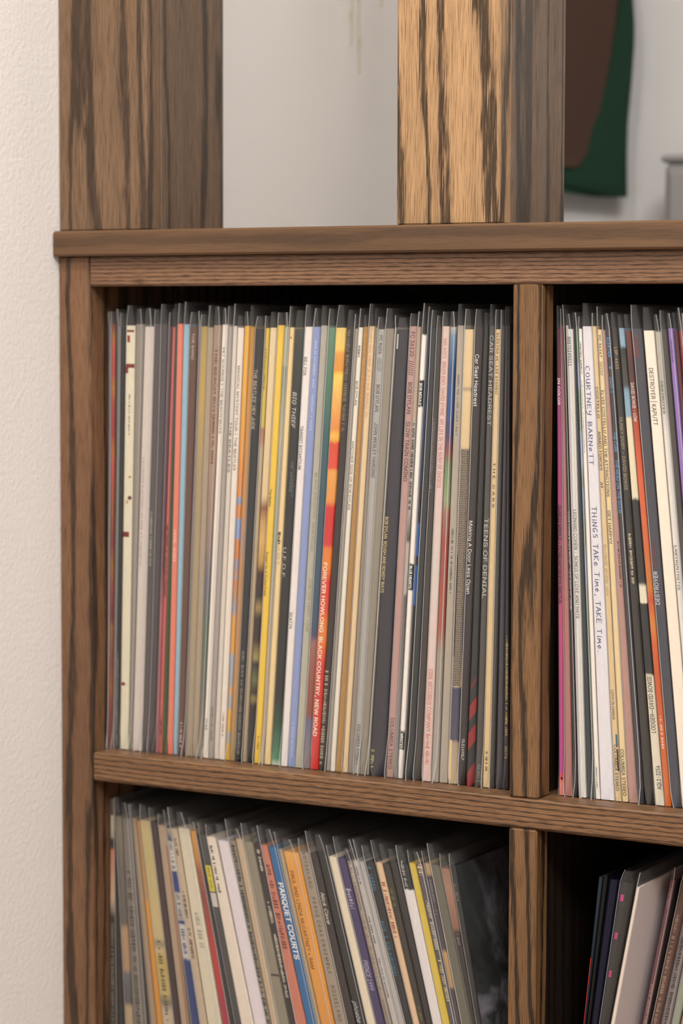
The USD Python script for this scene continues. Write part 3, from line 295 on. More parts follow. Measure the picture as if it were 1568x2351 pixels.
LOWER_LEFT=[
('cream and coral patterned', [31.0, 37.48, 29.7, 36.07, 31.52, 34.85], -727.4, -405.1, 20.16, '', {'t': [('~', -489.2, -568.0, '8a8478', 0.5, 0.0, '')], 's': [(-403.5, 'c8bca0'), (-421.1, 'a09880'), (-423.8, '2f2a26'), (-429.6, '3a2f2a'), (-432.3, 'c07a62'), (-468.7, 'c8a98a'), (-479.0, '8a8078'), (-484.1, '3a3834'), (-568.3, '4a463f')]}, -592.5),
('black', [38.29, 46.89, 36.87, 45.32, 35.44, 35.9], -727.4, -402.9, 20.01, '161412', {}, -592.5),
('grey and peach mottled', [48.31, 55.35, 46.71, 53.63, 36.46, 41.84], -727.4, -405.4, 19.71, '', {'s': [(-403.6, '857c6a'), (-447.3, '6f6862'), (-487.8, '6a645e'), (-491.9, 'b0906f'), (-523.3, 'a8886a'), (-527.1, '6a6a6e'), (-548.7, '5a5a5c'), (-552.8, 'b09a7c'), (-566.0, 'b09a7c')]}, -592.5),
('smoky grey', [56.16, 67.48, 54.43, 65.56, 42.67, 49.99], -727.4, -405.8, 19.5, '7a726a', {'t': [('~', -446.5, -564.3, '5a544e', 0.5, 0.0, '')]}, -592.5),
('slim dark', [68.6, 72.71, 66.66, 70.7, 50.48, 50.97], -727.4, -405.4, 20.53, '3a332e', {}, -592.5),
('beige', [73.53, 78.96, 71.5, 76.84, 51.54, 55.12], -727.4, -405.1, 20.37, 'a08a70', {}, -592.5),
('amber', [79.79, 85.14, 77.65, 82.91, 56.13, 58.37], -727.4, -406.9, 20.05, '', {'s': [(-405.1, 'c08a4a'), (-418.4, 'a8825a'), (-465.0, 'b08a5a'), (-470.0, 'cc8f3c'), (-562.0, 'c88a3c')]}, -592.5),
('pale yellow', [86.26, 95.97, 84.01, 93.56, 58.96, 67.73], -727.4, -405.9, 20.15, '', {'t': [('~', -497.4, -558.9, '6a6250', 0.4, 0.0, '')], 's': [(-404.5, 'bfae80'), (-427.7, 'b8a874'), (-494.1, 'c0ac80'), (-500.1, '8f8468'), (-504.1, 'c0aa84'), (-510.7, 'b8a058'), (-537.3, 'b8a468'), (-543.9, '7a705a'), (-550.6, 'b8a890')]}, -592.5),
('plum brown', [97.0, 102.87, 94.57, 100.34, 68.72, 74.11], -727.4, -405.8, 19.79, '45352f', {}, -592.5),
('tan rust-lined', [103.68, 110.03, 101.14, 107.38, 75.24, 82.22], -727.4, -408.1, 20.44, 'a8927a', {'b': [(0.85, -492.2, 0.12, 138.9, '8a4a30')]}, -592.5),
('blue and white banded', [113.02, 122.31, 110.32, 119.45, 82.65, 86.54], -727.4, -408.8, 20.55, '', {'t': [('~', -420.5, -440.3, '55608a', 0.5, 0.0, ''), ('~', -459.0, -478.1, '6a6a7a', 0.5, 0.0, ''), ('~', -483.0, -504.4, '55608a', 0.5, 0.0, '')], 's': [(-395.8, 'b8a888'), (-399.8, '2a3358'), (-418.9, '2f3f70'), (-419.9, 'c8c2ba'), (-441.2, 'c8c0b4'), (-441.9, '2f3f78'), (-457.7, '35407a'), (-458.3, 'b8b2a8'), (-478.7, 'b0a8a0'), (-479.4, '2f3f78'), (-481.7, '2f3f78'), (-482.4, 'c0b8ae'), (-507.7, 'c0b8ae'), (-509.3, '30406f'), (-557.3, '30406f')]}, -592.5),
('beige black-lettered', [123.03, 129.17, 120.15, 126.19, 87.68, 92.98], -727.4, -409.3, 19.55, 'bba78f', {'t': [('~', -416.6, -429.7, '5a5048', 0.45, 0.0, ''), ('~', -456.3, -476.6, '4a423c', 0.45, 0.0, ''), ('~', -484.5, -506.8, '4a423c', 0.45, 0.0, '')]}, -592.5),
('ivory', [130.19, 143.1, 127.19, 139.88, 93.77, 103.46], -727.4, -408.1, 19.7, 'cfc5ae', {'t': [('~', -471.3, -497.4, '9a948a', 0.35, 0.0, '')]}, -592.5),
('tan to red', [144.23, 150.69, 140.99, 147.34, 104.46, 108.95], -727.4, -409.4, 20.44, '', {'s': [(-410.0, 'c8913f'), (-429.6, 'b8803f'), (-439.3, '9a5a40'), (-458.9, '8a4540'), (-471.9, '94443a'), (-497.9, 'b03f38'), (-520.6, 'b03a38'), (-536.9, 'a03a48')]}, -592.5),
('slim black', [151.49, 156.08, 148.13, 152.64, 110.21, 111.76], -727.4, -411.6, 20.4, '25222a', {}, -592.5),
('dark yellow-stickered', [156.9, 161.91, 153.44, 158.37, 112.48, 118.17], -727.4, -411.3, 20.23, '4a4744', {'t': [('~', -435.8, -451.3, '8a8030', 0.4, 0.0, '')], 'b': [(0.5, -443.9, 0.85, 19.4, 'c8b83f'), (0.5, -459.8, 0.85, 10.4, 'c0b9b0')]}, -592.5),
('off-white black-lettered', [162.72, 174.65, 159.17, 170.89, 119.17, 126.49], -727.4, -412.2, 20.08, 'dccfbf', {'t': [('~', -418.8, -453.7, '4a423c', 0.32, -0.15, '')]}, -592.5),
('lavender white wide', [175.17, 186.94, 171.4, 182.97, 128.95, 138.37], -727.4, -414.1, 20.41, 'd8cfd2', {}, -592.5),
('black and grey lettered', [187.37, 190.06, 183.39, 186.04, 139.57, 144.81], -727.4, -412.8, 19.88, '8a8072', {'t': [('~', -416.1, -547.7, '35302c', 0.7, 0.0, '')]}, -592.5),
('wheat', [190.88, 196.82, 186.84, 192.68, 145.22, 151.09], -727.4, -411.2, 19.9, 'bda688', {}, -592.5),
('olive grey', [197.5, 206.85, 193.35, 202.54, 152.43, 159.81], -727.4, -412.5, 19.74, '8a8272', {'b': [(0.6, -510.1, 0.8, 1.6, '4a443c')]}, -592.5),
('black white-lettered', [207.85, 212.36, 203.52, 207.96, 160.86, 166.41], -727.4, -412.7, 20.34, '3a322c', {'t': [('~', -415.5, -433.1, 'c0b6a4', 0.5, 0.0, ''), ('~', -455.5, -471.4, 'b8ae9c', 0.5, 0.0, ''), ('~', -479.4, -525.6, 'b8ae9c', 0.5, 0.0, '')]}, -592.5),
('coral red-lettered', [213.18, 223.82, 208.76, 219.22, 167.4, 172.44], -727.4, -413.5, 19.84, 'c07a66', {'t': [('~', -427.6, -489.7, '8a4a3c', 0.6, 0.0, '')]}, -592.5),
('bright blue', [224.49, 232.85, 219.88, 228.09, 173.64, 181.53], -727.4, -414.2, 20.23, '35699a', {'t': [('PARQUET COURTS', -440.1, -495.9, 'e4e0d8', 0.62, 0, 'b')]}, -592.5),
('slim grey', [233.65, 236.62, 228.88, 231.8, 182.55, 185.84], -727.4, -415.1, 19.8, 'a8977f', {}, -592.5),
('orange', [237.42, 248.36, 232.59, 243.34, 186.92, 199.51], -727.4, -416.2, 19.59, '', {'t': [('PAUL AND LINDA McCARTNEY • RAM', -429.9, -501.0, '6e4c22', 0.26, -0.2, '')], 's': [(-410.9, 'dca45c'), (-429.9, 'd6964a'), (-493.1, 'd8984a'), (-540.7, 'd09048')]}, -592.5),
('stone grey spaced-lettered', [250.42, 259.81, 245.36, 254.59, 200.52, 208.0], -727.4, -415.0, 19.99, '9a8d7c', {'t': [('N O I S E L A N D', -414.5, -441.3, '5e564c', 0.33, 0.0, ''), ('P E R C E  C E A S  E N S E M B L E', -447.6, -502.7, '5e564c', 0.33, 0.0, ''), ('N O I S E L A N D', -511.2, -537.2, '5e564c', 0.33, 0.0, '')]}, -592.5),
('brown black cream-lettered', [260.8, 268.18, 255.57, 262.82, 209.11, 215.69], -727.4, -415.5, 20.24, '3d3530', {'t': [('Nick Cave', -443.5, -466.1, 'd0c6b4', 0.45, 0, 'i')]}, -592.5),
('blue black', [269.33, 278.6, 263.95, 273.06, 216.1, 224.55], -727.4, -414.1, 20.42, '25282c', {'t': [('phoebe', -520.7, -536.3, 'b0b4b4', 0.4, -0.2, 'i')]}, -592.5),
('ivory slim', [279.4, 286.31, 273.85, 280.64, 225.74, 231.49], -727.4, -415.6, 19.46, 'ddcfb8', {}, -592.5),
('violet', [287.15, 294.46, 281.47, 288.65, 232.83, 239.34], -727.4, -416.1, 19.68, '4a4062', {'t': [('~', -437.7, -452.0, 'a098b0', 0.6, 0.0, ''), ('PRINCE 1999', -489.1, -510.2, 'b0a8ba', 0.55, 0.0, '')]}, -592.5),
('brown mottled', [295.26, 301.52, 289.44, 295.59, 240.53, 245.31], -727.4, -417.6, 20.48, '8a7d72', {'t': [('~', -419.8, -433.8, 'b8b0a4', 0.5, 0.0, ''), ('~', -452.5, -517.6, 'a89a88', 0.4, 0.0, '')]}, -592.5),
('silver', [302.32, 307.14, 296.38, 301.11, 245.84, 249.89], -727.4, -416.6, 19.59, 'b8b2ae', {'t': [('~', -420.8, -433.2, '6a6662', 0.4, 0.0, ''), ('~', -456.5, -475.1, '6a6662', 0.4, 0.0, ''), ('~', -486.0, -513.8, '8a8682', 0.4, 0.0, '')]}, -592.5),
('light grey', [307.93, 312.73, 301.89, 306.61, 250.77, 254.82], -727.4, -417.0, 19.93, 'b0aaa6', {}, -592.5),
('black teal-lettered', [314.1, 319.0, 307.95, 312.77, 255.98, 263.67], -727.4, -416.4, 19.4, '2b2b2b', {'t': [('~', -419.5, -436.6, '4a7488', 0.5, -0.2, ''), ('~', -458.2, -496.8, '4a7488', 0.5, -0.2, '')]}, -592.5),
('peach red-lettered', [319.48, 324.14, 313.24, 317.82, 264.74, 269.7], -727.4, -416.0, 19.81, 'd8b896', {'t': [('~', -429.6, -468.2, 'b8604a', 0.55, 0.0, '')]}, -592.5),
('dark olive', [324.93, 328.93, 318.6, 322.53, 270.49, 276.2], -727.4, -416.0, 19.62, '3f3a33', {'t': [('~', -433.5, -445.9, '8a8040', 0.4, -0.1, ''), ('~', -516.8, -527.6, '8a8040', 0.4, 0.0, '')]}, -592.5),
('brown black', [329.73, 333.54, 323.32, 327.06, 276.56, 282.45], -727.4, -414.4, 20.24, '38332f', {}, -592.5),
('black over white', [334.53, 341.37, 328.03, 334.76, 283.51, 291.33], -727.4, -414.8, 19.98, '', {'t': [('~', -412.2, -430.7, 'a8a4a0', 0.3, -0.15, '')], 's': [(-410.3, '1d1b1a'), (-432.2, '1d1b1a'), (-432.9, 'dcd5d3'), (-527.7, 'dcd5d3')]}, -592.5),
('yellow', [342.0, 348.46, 335.38, 341.73, 291.94, 296.56], -727.4, -413.3, 20.0, 'cfb650', {}, -592.5),
('purple grey speckled', [349.27, 352.98, 342.52, 346.17, 297.4, 303.19], -727.4, -413.5, 20.28, '5a5358', {'t': [('~', -410.4, -421.2, 'c0a880', 0.7, 0.0, ''), ('~', -439.1, -473.5, 'b0a898', 0.5, 0.0, ''), ('~', -479.6, -510.3, 'b8a878', 0.5, 0.0, '')]}, -592.5),
('dark and tan speckled', [353.61, 356.2, 346.79, 349.33, 303.87, 308.18], -727.4, -412.3, 20.54, '', {'t': [('~', -422.1, -448.3, '8a8484', 0.5, 0.0, '')], 's': [(-409.8, 'b89a70'), (-420.0, 'a88f6a'), (-422.1, '4a4348'), (-472.8, '4f484a'), (-475.3, 'b8956a'), (-498.9, 'b08e64'), (-501.1, '4f484a')]}, -592.5),
('olive grey wide', [356.99, 365.25, 350.11, 358.23, 309.04, 316.14], -727.4, -412.6, 20.33, '6a675a', {}, -592.5),
('rose brown', [366.13, 367.06, 359.09, 360.01, 317.47, 324.43], -727.4, -414.2, 20.18, '', {'t': [('~', -458.9, -468.1, '8a8078', 0.4, 0.0, '')], 's': [(-406.1, '94705f'), (-428.2, 'a07c68'), (-455.8, '8a6352'), (-459.5, '3d352f'), (-523.5, '35302a')]}, -592.5),
('dark picture-covered', [367.76, 371.0, 360.7, 363.88, 324.96, 329.9], -727.4, -411.2, 19.55, '2c2e2d', {'t': [('~', -424.4, -436.6, '8a7f74', 0.4, -0.1, '')], 'cover': 1}, -592.5),
]
LOWER_RIGHT=[
('black red-edged', [408.0, 409.13, 421.32, 422.45, 439.97, 442.55], -727.4, -406.6, 20.16, '', {'b': [(0.15, -517.2, 0.4, 106.4, 'b03a30')], 's': [(-400.8, '3c4248'), (-463.6, '343a42'), (-511.2, '30343c')], 'nosleeve': 1}, -592.5),
('black', [409.93, 411.05, 423.25, 424.37, 443.68, 446.58], -727.4, -404.8, 20.01, '101113', {'nosleeve': 1}, -592.5),
('dark teal gatefold', [411.75, 415.75, 425.07, 429.07, 447.05, 455.39], -727.4, -407.2, 19.71, '1e323c', {'gate': 1, 'nosleeve': 1}, -592.5),
('black magenta-squared', [416.67, 421.37, 429.99, 434.69, 456.14, 466.94], -727.4, -408.3, 19.5, '2a2224', {'b': [(0.3, -419.1, 0.22, 4.6, 'c03a80'), (0.3, -446.0, 0.22, 4.7, 'b83a78'), (0.3, -473.1, 0.22, 4.7, 'b83a74')]}, -592.5),
('pale lavender', [426.02, 428.94, 439.34, 442.26, 472.5, 474.45], -727.4, -408.2, 10.0, 'e6d8cc', {'col2': 'f2e6e6'}, -588.9),
('mauve', [432.3, 435.86, 445.62, 449.18, 482.22, 485.7], -727.4, -409.0, 46.0, '7c545c', {'t': [('~', -414.9, -429.0, 'a88a8a', 0.4, 0.0, ''), ('~', -484.0, -512.8, 'b08a84', 0.5, 0.0, '')], 'col2': '3a1a20'}, -601.9),
('cocoa brown', [435.56, 441.33, 448.88, 454.65, 488.48, 494.13], -727.4, -410.8, 50.0, '6a5048', {'t': [('~', -433.6, -512.9, 'a08a78', 0.4, 0.0, '')]}, -603.4),
('lavender grey lettered', [440.88, 448.67, 454.2, 461.99, 494.03, 499.75], -727.4, -410.5, 54.0, '8a7f80', {'t': [('~', -449.5, -513.0, '5a5454', 0.4, 0.0, '')]}, -604.8),
('pale green', [449.49, 454.56, 462.81, 467.88, 500.58, 506.17], -727.4, -410.8, 55.0, '9aa090', {}, -605.2),
('tan', [455.8, 460.16, 469.12, 473.48, 507.7, 513.24], -727.4, -409.2, 55.0, 'a89478', {}, -605.2),
]

# ---------------------------------------------------------------- record builders
m_sleeve = mat('clear_plastic_sleeve', {
    'g': ('geometry', {}), 'mp': ('mapping', {'scale': (90.0, 90.0, 26.0)}), 'n': ('noise_texture', {'scale': 1.0, 'detail': 3.0, 'roughness': .6}),
    'bu': ('bump', {'strength': .5, 'distance': .0015}),
    't': ('transparent_bsdf', {'color': (.97, .97, .965)}), 'd': ('diffuse_bsdf', {'color': (.75, .73, .71)}),
    'gl': ('glossy_bsdf', {'color': (1, 1, 1), 'roughness': .10}), 'f': ('layer_weight', {'blend': .5}), 'fp': ('math', {'math_type': 'power', 'value2': 4.0}), 'fm': ('math', {'math_type': 'multiply_add', 'value2': .22, 'value3': .03}),
    'm1': ('mix_closure', {'fac': .042}), 'm2': ('mix_closure', {})},
    [('g.position', 'mp.vector'), ('mp.vector', 'n.vector'), ('n.fac', 'bu.height'), ('bu.normal', 'gl.normal'),
     ('t.BSDF', 'm1.closure1'), ('d.BSDF', 'm1.closure2'), ('m1.closure', 'm2.closure1'), ('gl.BSDF', 'm2.closure2'), ('f.facing', 'fp.value1'), ('fp.value', 'fm.value1'), ('fm.value', 'm2.fac')], surface='m2.closure')

m_fold_highlight = mat('plastic_fold', {'t': ('transparent_bsdf', {'color': (.95, .95, .95)}), 'd': ('diffuse_bsdf', {'color': (.8, .78, .76)}), 'gl': ('glossy_bsdf', {'color': (1, 1, 1), 'roughness': .25}),
    'm1': ('mix_closure', {'fac': .26}), 'm2': ('mix_closure', {'fac': .12})}, [('t.BSDF', 'm1.closure1'), ('d.BSDF', 'm1.closure2'), ('m1.closure', 'm2.closure1'), ('gl.BSDF', 'm2.closure2')], surface='m2.closure')
def jacket_mat(n, col, stops, zb, zt, wear):
    """printed card: one colour or coloured zones along the height, with slight mottling and wear"""
    name = f'jacket_{n:03d}'
    nodes = {'g': ('geometry', {}), 'mp': ('mapping', {'scale': (500.0, 500.0, 160.0), 'location': (n * 1.7, 0, 0)}),
             'n': ('noise_texture', {'scale': 1.0, 'detail': 4.0, 'roughness': .65}), 'rr': ('rgb_ramp', {'ramp': [(.25, (.86, .86, .86)), (.75, (1.12, 1.12, 1.12))]}),
             'x': ('mix', {'mix_type': 'multiply', 'fac': wear}), 'bu': ('bump', {'strength': .2, 'distance': .0003}),
             'p': ('principled_bsdf', {'roughness': .5, 'specular_ior_level': .35})}
    links = [('g.position', 'mp.vector'), ('mp.vector', 'n.vector'), ('n.fac', 'rr.fac'), ('rr.color', 'x.color2'), ('x.color', 'p.base_color'), ('n.fac', 'bu.height'), ('bu.normal', 'p.normal')]
    if stops:
        zs = sorted([(min(max((z / 1e3 - zb) / (zt - zb), 0), 1), alb(c)) for z, c in stops], key=lambda s: s[0])
        nodes['s'] = ('separate_xyz', {}); nodes['nz'] = ('math', {'math_type': 'multiply_add', 'value2': .012, 'value3': -.006})
        nodes['ad'] = ('math', {'math_type': 'add'})
        nodes['mr'] = ('map_range', {'from_min': zb + Z0, 'from_max': zt + Z0, 'to_min': 0.0, 'to_max': 1.0})
        nodes['rm'] = ('rgb_ramp', {'ramp': zs})
        links += [('g.position', 's.vector'), ('s.z', 'mr.value'), ('mr.result', 'ad.value1'), ('n.fac', 'nz.value1'), ('nz.value', 'ad.value2'), ('ad.value', 'rm.fac'), ('rm.color', 'x.color1')]
    else:
        nodes['x'][1]['color1'] = alb(col)
    return mat(name, nodes, links)

def interp(levels, z):
    zs = [l[0] for l in levels]
    return float(np.interp(z, zs, [l[1] for l in levels])), float(np.interp(z, zs, [l[2] for l in levels]))
def loft(sections, cap=True, closed=True):
    """sections: list of (n,3) rings"""
    n = len(sections[0]); v = np.vstack(sections); f = []
    for k in range(len(sections) - 1):
        a, b = k * n, (k + 1) * n
        for i in range(n if closed else n - 1):
            j = (i + 1) % n
            f += [(a + i, a + j, b + j), (a + i, b + j, b + i)]
    if cap:
        for base, flip in ((0, True), ((len(sections) - 1) * n, False)):
            for i in range(1, n - 1):
                t = (base, base + i, base + i + 1); f.append(t[::-1] if flip else t)
    return v, np.array(f)
JD = .318
def jacket_mesh(levels, ys, hollow=False):
    S = []
    for z, a, b in levels:
        c = min(.0006, (b - a) * .25)
        if hollow:
            t = min(.0011, (b - a) * .2); bw = b - a
            S.append(np.array([(a, ys + bw * .3, z), (a + bw * .25, ys + bw * .05, z), (a + bw * .5, ys, z), (b - bw * .2, ys + bw * .06, z), (b, ys + bw * .4, z), (b, ys + JD, z), (b - t, ys + JD, z),
                               (b - t, ys + bw * .45, z), (b - bw * .25, ys + bw * .2 + t, z), (a + bw * .5, ys + t + .001, z), (a + bw * .3, ys + bw * .12 + t, z), (a + t, ys + bw * .35, z), (a + t, ys + JD, z), (a, ys + JD, z)]))
        else:
            S.append(np.array([(a, ys + c, z), (a + c, ys, z), (b - c, ys, z), (b, ys + c, z), (b, ys + JD, z), (a, ys + JD, z)]))
    v, f = loft(S)
    if hollow:   # caps of a ring that is not convex
        n = len(S[0]); f = f[:len(f) - 2 * (n - 2)]
        ring = Polygon(S[0][:, :2] * 1e3)
        tv, tf = trimesh.creation.triangulate_polygon(ring, engine='earcut')
        order = [int(np.argmin(((S[0][:, :2] * 1e3 - q) ** 2).sum(1))) for q in tv]
        top = (len(S) - 1) * n
        f = np.vstack([f, [[top + order[i] for i in t] for t in tf]])
    return v, f
def sleeve_mesh(levels, ys, zt, ext, rng, front):
    zb = levels[0][0]
    zs = [zb - .0003, zb + .004, zb + .012, zb + .03, zb + .09, zb + .16, zb + .23, zt - .02, zt, zt + ext * .5, zt + ext]
    S = []; fl = rng.uniform(.002, .0075); ph = rng.uniform(0, 6)
    for k, z in enumerate(zs):
        a, b = interp(levels, z); 
        if z > levels[-1][0]:
            sl = [(levels[-1][i] - levels[-2][i]) / (levels[-1][0] - levels[-2][0]) for i in (1, 2)]
            a += sl[0] * (z - levels[-1][0]); b += sl[1] * (z - levels[-1][0])
        g = .0002; mid = (a + b) / 2
        pinch = [.35, .7, 1, 1, 1, 1, 1, 1, 1, .85, .6][k]
        a, b = mid + (a - g - mid) * pinch, mid + (b + g - mid) * pinch
        out = front + [fl, fl * .9, fl * .5, .0008, .0004, .0006, .0003, .0005, .0008, .0014, .002][k] + rng.uniform(-.0002, .0003)
        w = b - a
        S.append(np.array([(a, ys + JD + .004, z), (a, ys + .0006, z), (a + .12 * w, ys - out * .75, z), (a + .45 * w, ys - out, z), (a + .8 * w, ys - out * .8, z), (b, ys + .0006, z), (b, ys + JD + .004, z)]))
    return loft(S, cap=False, closed=False), S

# ---------------------------------------------------------------- lettering
STROKES = {   # single-stroke hand lettering in a box 0.6 wide, 1 high
 'A': [[(0, 0), (.28, 1), (.56, 0)], [(.1, .38), (.48, .38)]], 'B': [[(.05, 0), (.05, 1), (.4, .9), (.42, .65), (.08, .55), (.5, .42), (.48, .1), (.05, 0)]],
 'C': [[(.5, .85), (.3, 1), (.08, .75), (.05, .3), (.25, 0), (.52, .14)]], 'E': [[(.5, 1), (.06, .98), (.05, 0), (.52, .02)], [(.06, .5), (.42, .52)]],
 'G': [[(.5, .85), (.28, 1), (.05, .6), (.15, .05), (.45, .05), (.5, .42), (.28, .42)]], 'H': [[(.05, 0), (.05, 1)], [(.5, 0), (.5, 1)], [(.05, .5), (.5, .5)]],
 'I': [[(.2, 0), (.2, .7)], [(.2, .9), (.21, .97)]], 'K': [[(.05, 0), (.05, 1)], [(.5, 1), (.06, .45), (.52, 0)]],
 'M': [[(.02, 0), (.1, .7), (.28, .3), (.44, .7), (.56, 0)]], 'N': [[(.04, 0), (.06, .95), (.48, .05), (.5, 1)]], 'O': [[(.28, 0), (.04, .3), (.12, .85), (.34, .95), (.52, .6), (.45, .12), (.28, 0)]],
 'R': [[(.05, 0), (.06, 1), (.42, .95), (.45, .6), (.08, .5), (.5, 0)]], 'S': [[(.46, .85), (.2, .98), (.08, .72), (.42, .42), (.4, .08), (.06, .1)]], 'T': [[(.28, 0), (.28, .98)], [(0, .96), (.56, 1)]],
 'U': [[(.05, 1), (.06, .2), (.25, 0), (.45, .2), (.48, 1), (.5, 0)]], 'Y': [[(.04, 1), (.1, .5), (.4, .5)], [(.46, 1), (.4, .1), (.2, -.25), (.05, -.1)]], ',': [[(.15, .08), (.08, -.25)]], '.': [[(.1, .0), (.14, .04)]]}
STROKES['e'] = [[(.05, .35), (.42, .4), (.3, .68), (.06, .45), (.18, .02), (.46, .15)]]
def hand(text, h, rng, pen=.075):
    g = []; x = 0
    for ch in text:
        if ch == ' ': x += .55; continue
        k = 'e' if ch == 'E' and rng.random() < .7 else ch.upper()
        for s in STROKES.get(k, STROKES['O']):
            pts = [(x + px + rng.uniform(-.02, .02), py + rng.uniform(-.03, .03)) for px, py in s]
            g.append(LineString(pts).buffer(pen, quad_segs=2))
        x += {'I': .45, ',': .35, '.': .3, 'M': .78}.get(k, .72)
    u = unary_union(g); u = affinity.scale(u, h, h, origin=(0, 0))
    return trimesh.util.concatenate([trimesh.creation.extrude_polygon(p, .0001, engine='earcut') for p in getattr(u, 'geoms', [u])])
TC = {}
def flat_text(text, bold):
    k = (text, bold)
    if k not in TC:
        TC[k] = meshkit.text_mesh(text, 1.0, .02, bold=bold)
    return TC[k].copy()
def smallprint(length, h, rng):
    """strokes of print too small to read in the photograph"""
    q = []; x = 0
    while x < length:
        if rng.random() < .16: x += h * rng.uniform(.5, .9)
        w = h * rng.uniform(.16, .5); y0, y1 = (0, 1) if rng.random() < .55 else (rng.uniform(0, .3) , rng.uniform(.6, 1))
        q.append((x, y0 * h, min(x + w, length), y1 * h)); x += w + h * rng.uniform(.12, .3)
    return q
def spine_frame(levels, ys, z):
    a, b = interp(levels, z); return a, b
def place_on_spine(v, levels, ys, z0, off, width_at, flip):
    """v: x along the text, y across (up), z out of the spine -> points on the spine; text runs down, or up when flip"""
    out = np.empty_like(v)
    for i, (x, y, zz) in enumerate(v):
        z = z0 + x if flip else z0 - x
        a, b = interp(levels, z)
        yy = -y if flip else y
        out[i] = ((a + b) / 2 + off * (b - a) + yy, ys - .00012 - zz, z)
    return out
n_rec = 0
def lighter(h):
    c = lin(h); return .2126 * c[0] + .7152 * c[1] + .0722 * c[2]
def make_record(rec, label, group):
    global n_rec
    look, xs, zb, zt, ys, col, d, zm = rec
    zb, zt, ys, zm = zb / 1e3, zt / 1e3, ys / 1e3, zm / 1e3
    levels = [(zb, xs[0] / 1e3, xs[1] / 1e3), (zm, xs[2] / 1e3, xs[3] / 1e3), (zt, xs[4] / 1e3, xs[5] / 1e3)]
    rng = random.Random(7000 + n_rec); n_rec += 1
    t = thing('vinyl_record', label, 'record', (sum(levels[0][1:]) / 2, ys, zb), group=group)
    jm = jacket_mat(n_rec, col, d.get('s'), zb, zt, .5)
    if d.get('gate'):
        obj('jacket', jacket_mesh(levels, ys, True), jm, t)
        a, b = interp(levels, zt - .004); zi = zt - .004
        lv = [(z, aa + (bb - aa) * .38, aa + (bb - aa) * .62) for z, aa, bb in [(levels[0][0] + .004, *levels[0][1:]), levels[1], (zi, a, b)]]
        obj('inner_sleeve', jacket_mesh(lv, ys + .022), plain('6a605e'), t, label='grey paper inner sleeve inside the open fold')
    else:
        obj('jacket', jacket_mesh(levels, ys), jm, t)
    if d.get('col2'):   # the cover side of a jacket that stands proud of its neighbour
        lv = levels
        v, f = loft([np.array([(b + .0001, ys + .0012, z), (b + .0001, ys + JD - .001, z), (b + .00005, ys + JD - .001, z), (b + .00005, ys + .0012, z)]) for z, a, b in lv])
        obj('cover', (v, f), plain(d['col2'], .55), t)
    if d.get('cover'):
        v, f = loft([np.array([(b + .0001, ys + .0012, z), (b + .0001, ys + JD - .001, z), (b + .00005, ys + JD - .001, z), (b + .00005, ys + .0012, z)]) for z, a, b in levels])
        obj('cover', (v, f), m_cover, t)
    for fx, z, w, hz, c in d.get('b', []):
        z, hz = z / 1e3, hz / 1e3
        a, b = interp(levels, z); bw = b - a
        slant = 1.3 if c[0] == '/' else 0; c = c.lstrip('/')
        sharp = slant or hz > .012 or bw * w > .6 * bw or hz > .0042
        pts = []
        for k in range(4 if sharp else 9):
            if sharp: px, pz = ((-.5, -.5), (.5, -.5), (.5, .5), (-.5, .5))[k]
            else:
                th = 2 * math.pi * k / 9; rr = rng.uniform(.32, .6); px, pz = rr * math.cos(th), rr * math.sin(th)
            zz = z + pz * hz + slant * px * bw; aa, bb = interp(levels, zz)
            xx = min(max((aa + bb) / 2 + (fx - .5 + px * w) * (bb - aa), aa + .00015), bb - .00015)
            pts.append((xx, zz))
        front = [(x, ys - .00010, zz) for x, zz in pts]; back = [(x, ys + .0004, zz) for x, zz in pts]
        v, f = loft([np.array(back), np.array(front)])
        obj('printed_patch', (v, f), plain(c), t)
    if 'v' in d:     # scale pattern printed on part of the spine
        z0, z1 = d['v'][0] / 1e3, d['v'][1] / 1e3
        v, f = loft([np.array([(interp(levels, z)[0] + .0005, ys - .0001, z), (interp(levels, z)[1] - .0004, ys - .0001, z), (interp(levels, z)[1] - .0004, ys + .0004, z), (interp(levels, z)[0] + .0005, ys + .0004, z)]) for z in (min(z0, z1), max(z0, z1))])
        obj('printed_patch', (v, f), m_scales, t)
    for s, za, zb_, c, h, of, fl in d.get('t', []):
        za, zb_ = za / 1e3, zb_ / 1e3; L = abs(za - zb_); zc = (za + zb_) / 2
        a, b = interp(levels, zc); H = min(h * (b - a), .0042)
        flip = 'u' in fl
        if s == '~':
            q = smallprint(L, H, rng); vs = []; fs = []
            for x0, y0, x1, y1 in q:
                k = len(vs); vs += [(x0, y0 - H / 2, 0), (x1, y0 - H / 2, 0), (x1, y1 - H / 2, 0), (x0, y1 - H / 2, 0)]; fs += [(k, k + 1, k + 2), (k, k + 2, k + 3)]
            v, f = np.array(vs), np.array(fs)
        elif 'h' in fl or 'g' in fl:
            tm = hand(s, H, rng, .04 if 'h' in fl else .06); v, f = np.array(tm.vertices), np.array(tm.faces)
            v[:, 0] *= L / v[:, 0].max(); v[:, 1] -= H / 2
        else:
            tm = flat_text(s, 'b' in fl); v, f = np.array(tm.vertices), np.array(tm.faces)
            if 'i' in fl: v[:, 0] += .22 * v[:, 1]
            v[:, 0] -= v[:, 0].min(); v[:, 0] *= L / v[:, 0].max(); v[:, 1] = v[:, 1] * H - H / 2; v[:, 2] *= .003
        v = place_on_spine(v, levels, ys, min(za, zb_) if flip else max(za, zb_), of, None, flip)
        obj('spine_lettering', (v, f), plain(c, .55, k=.75 if lighter(c) < .25 else 1.1), t)
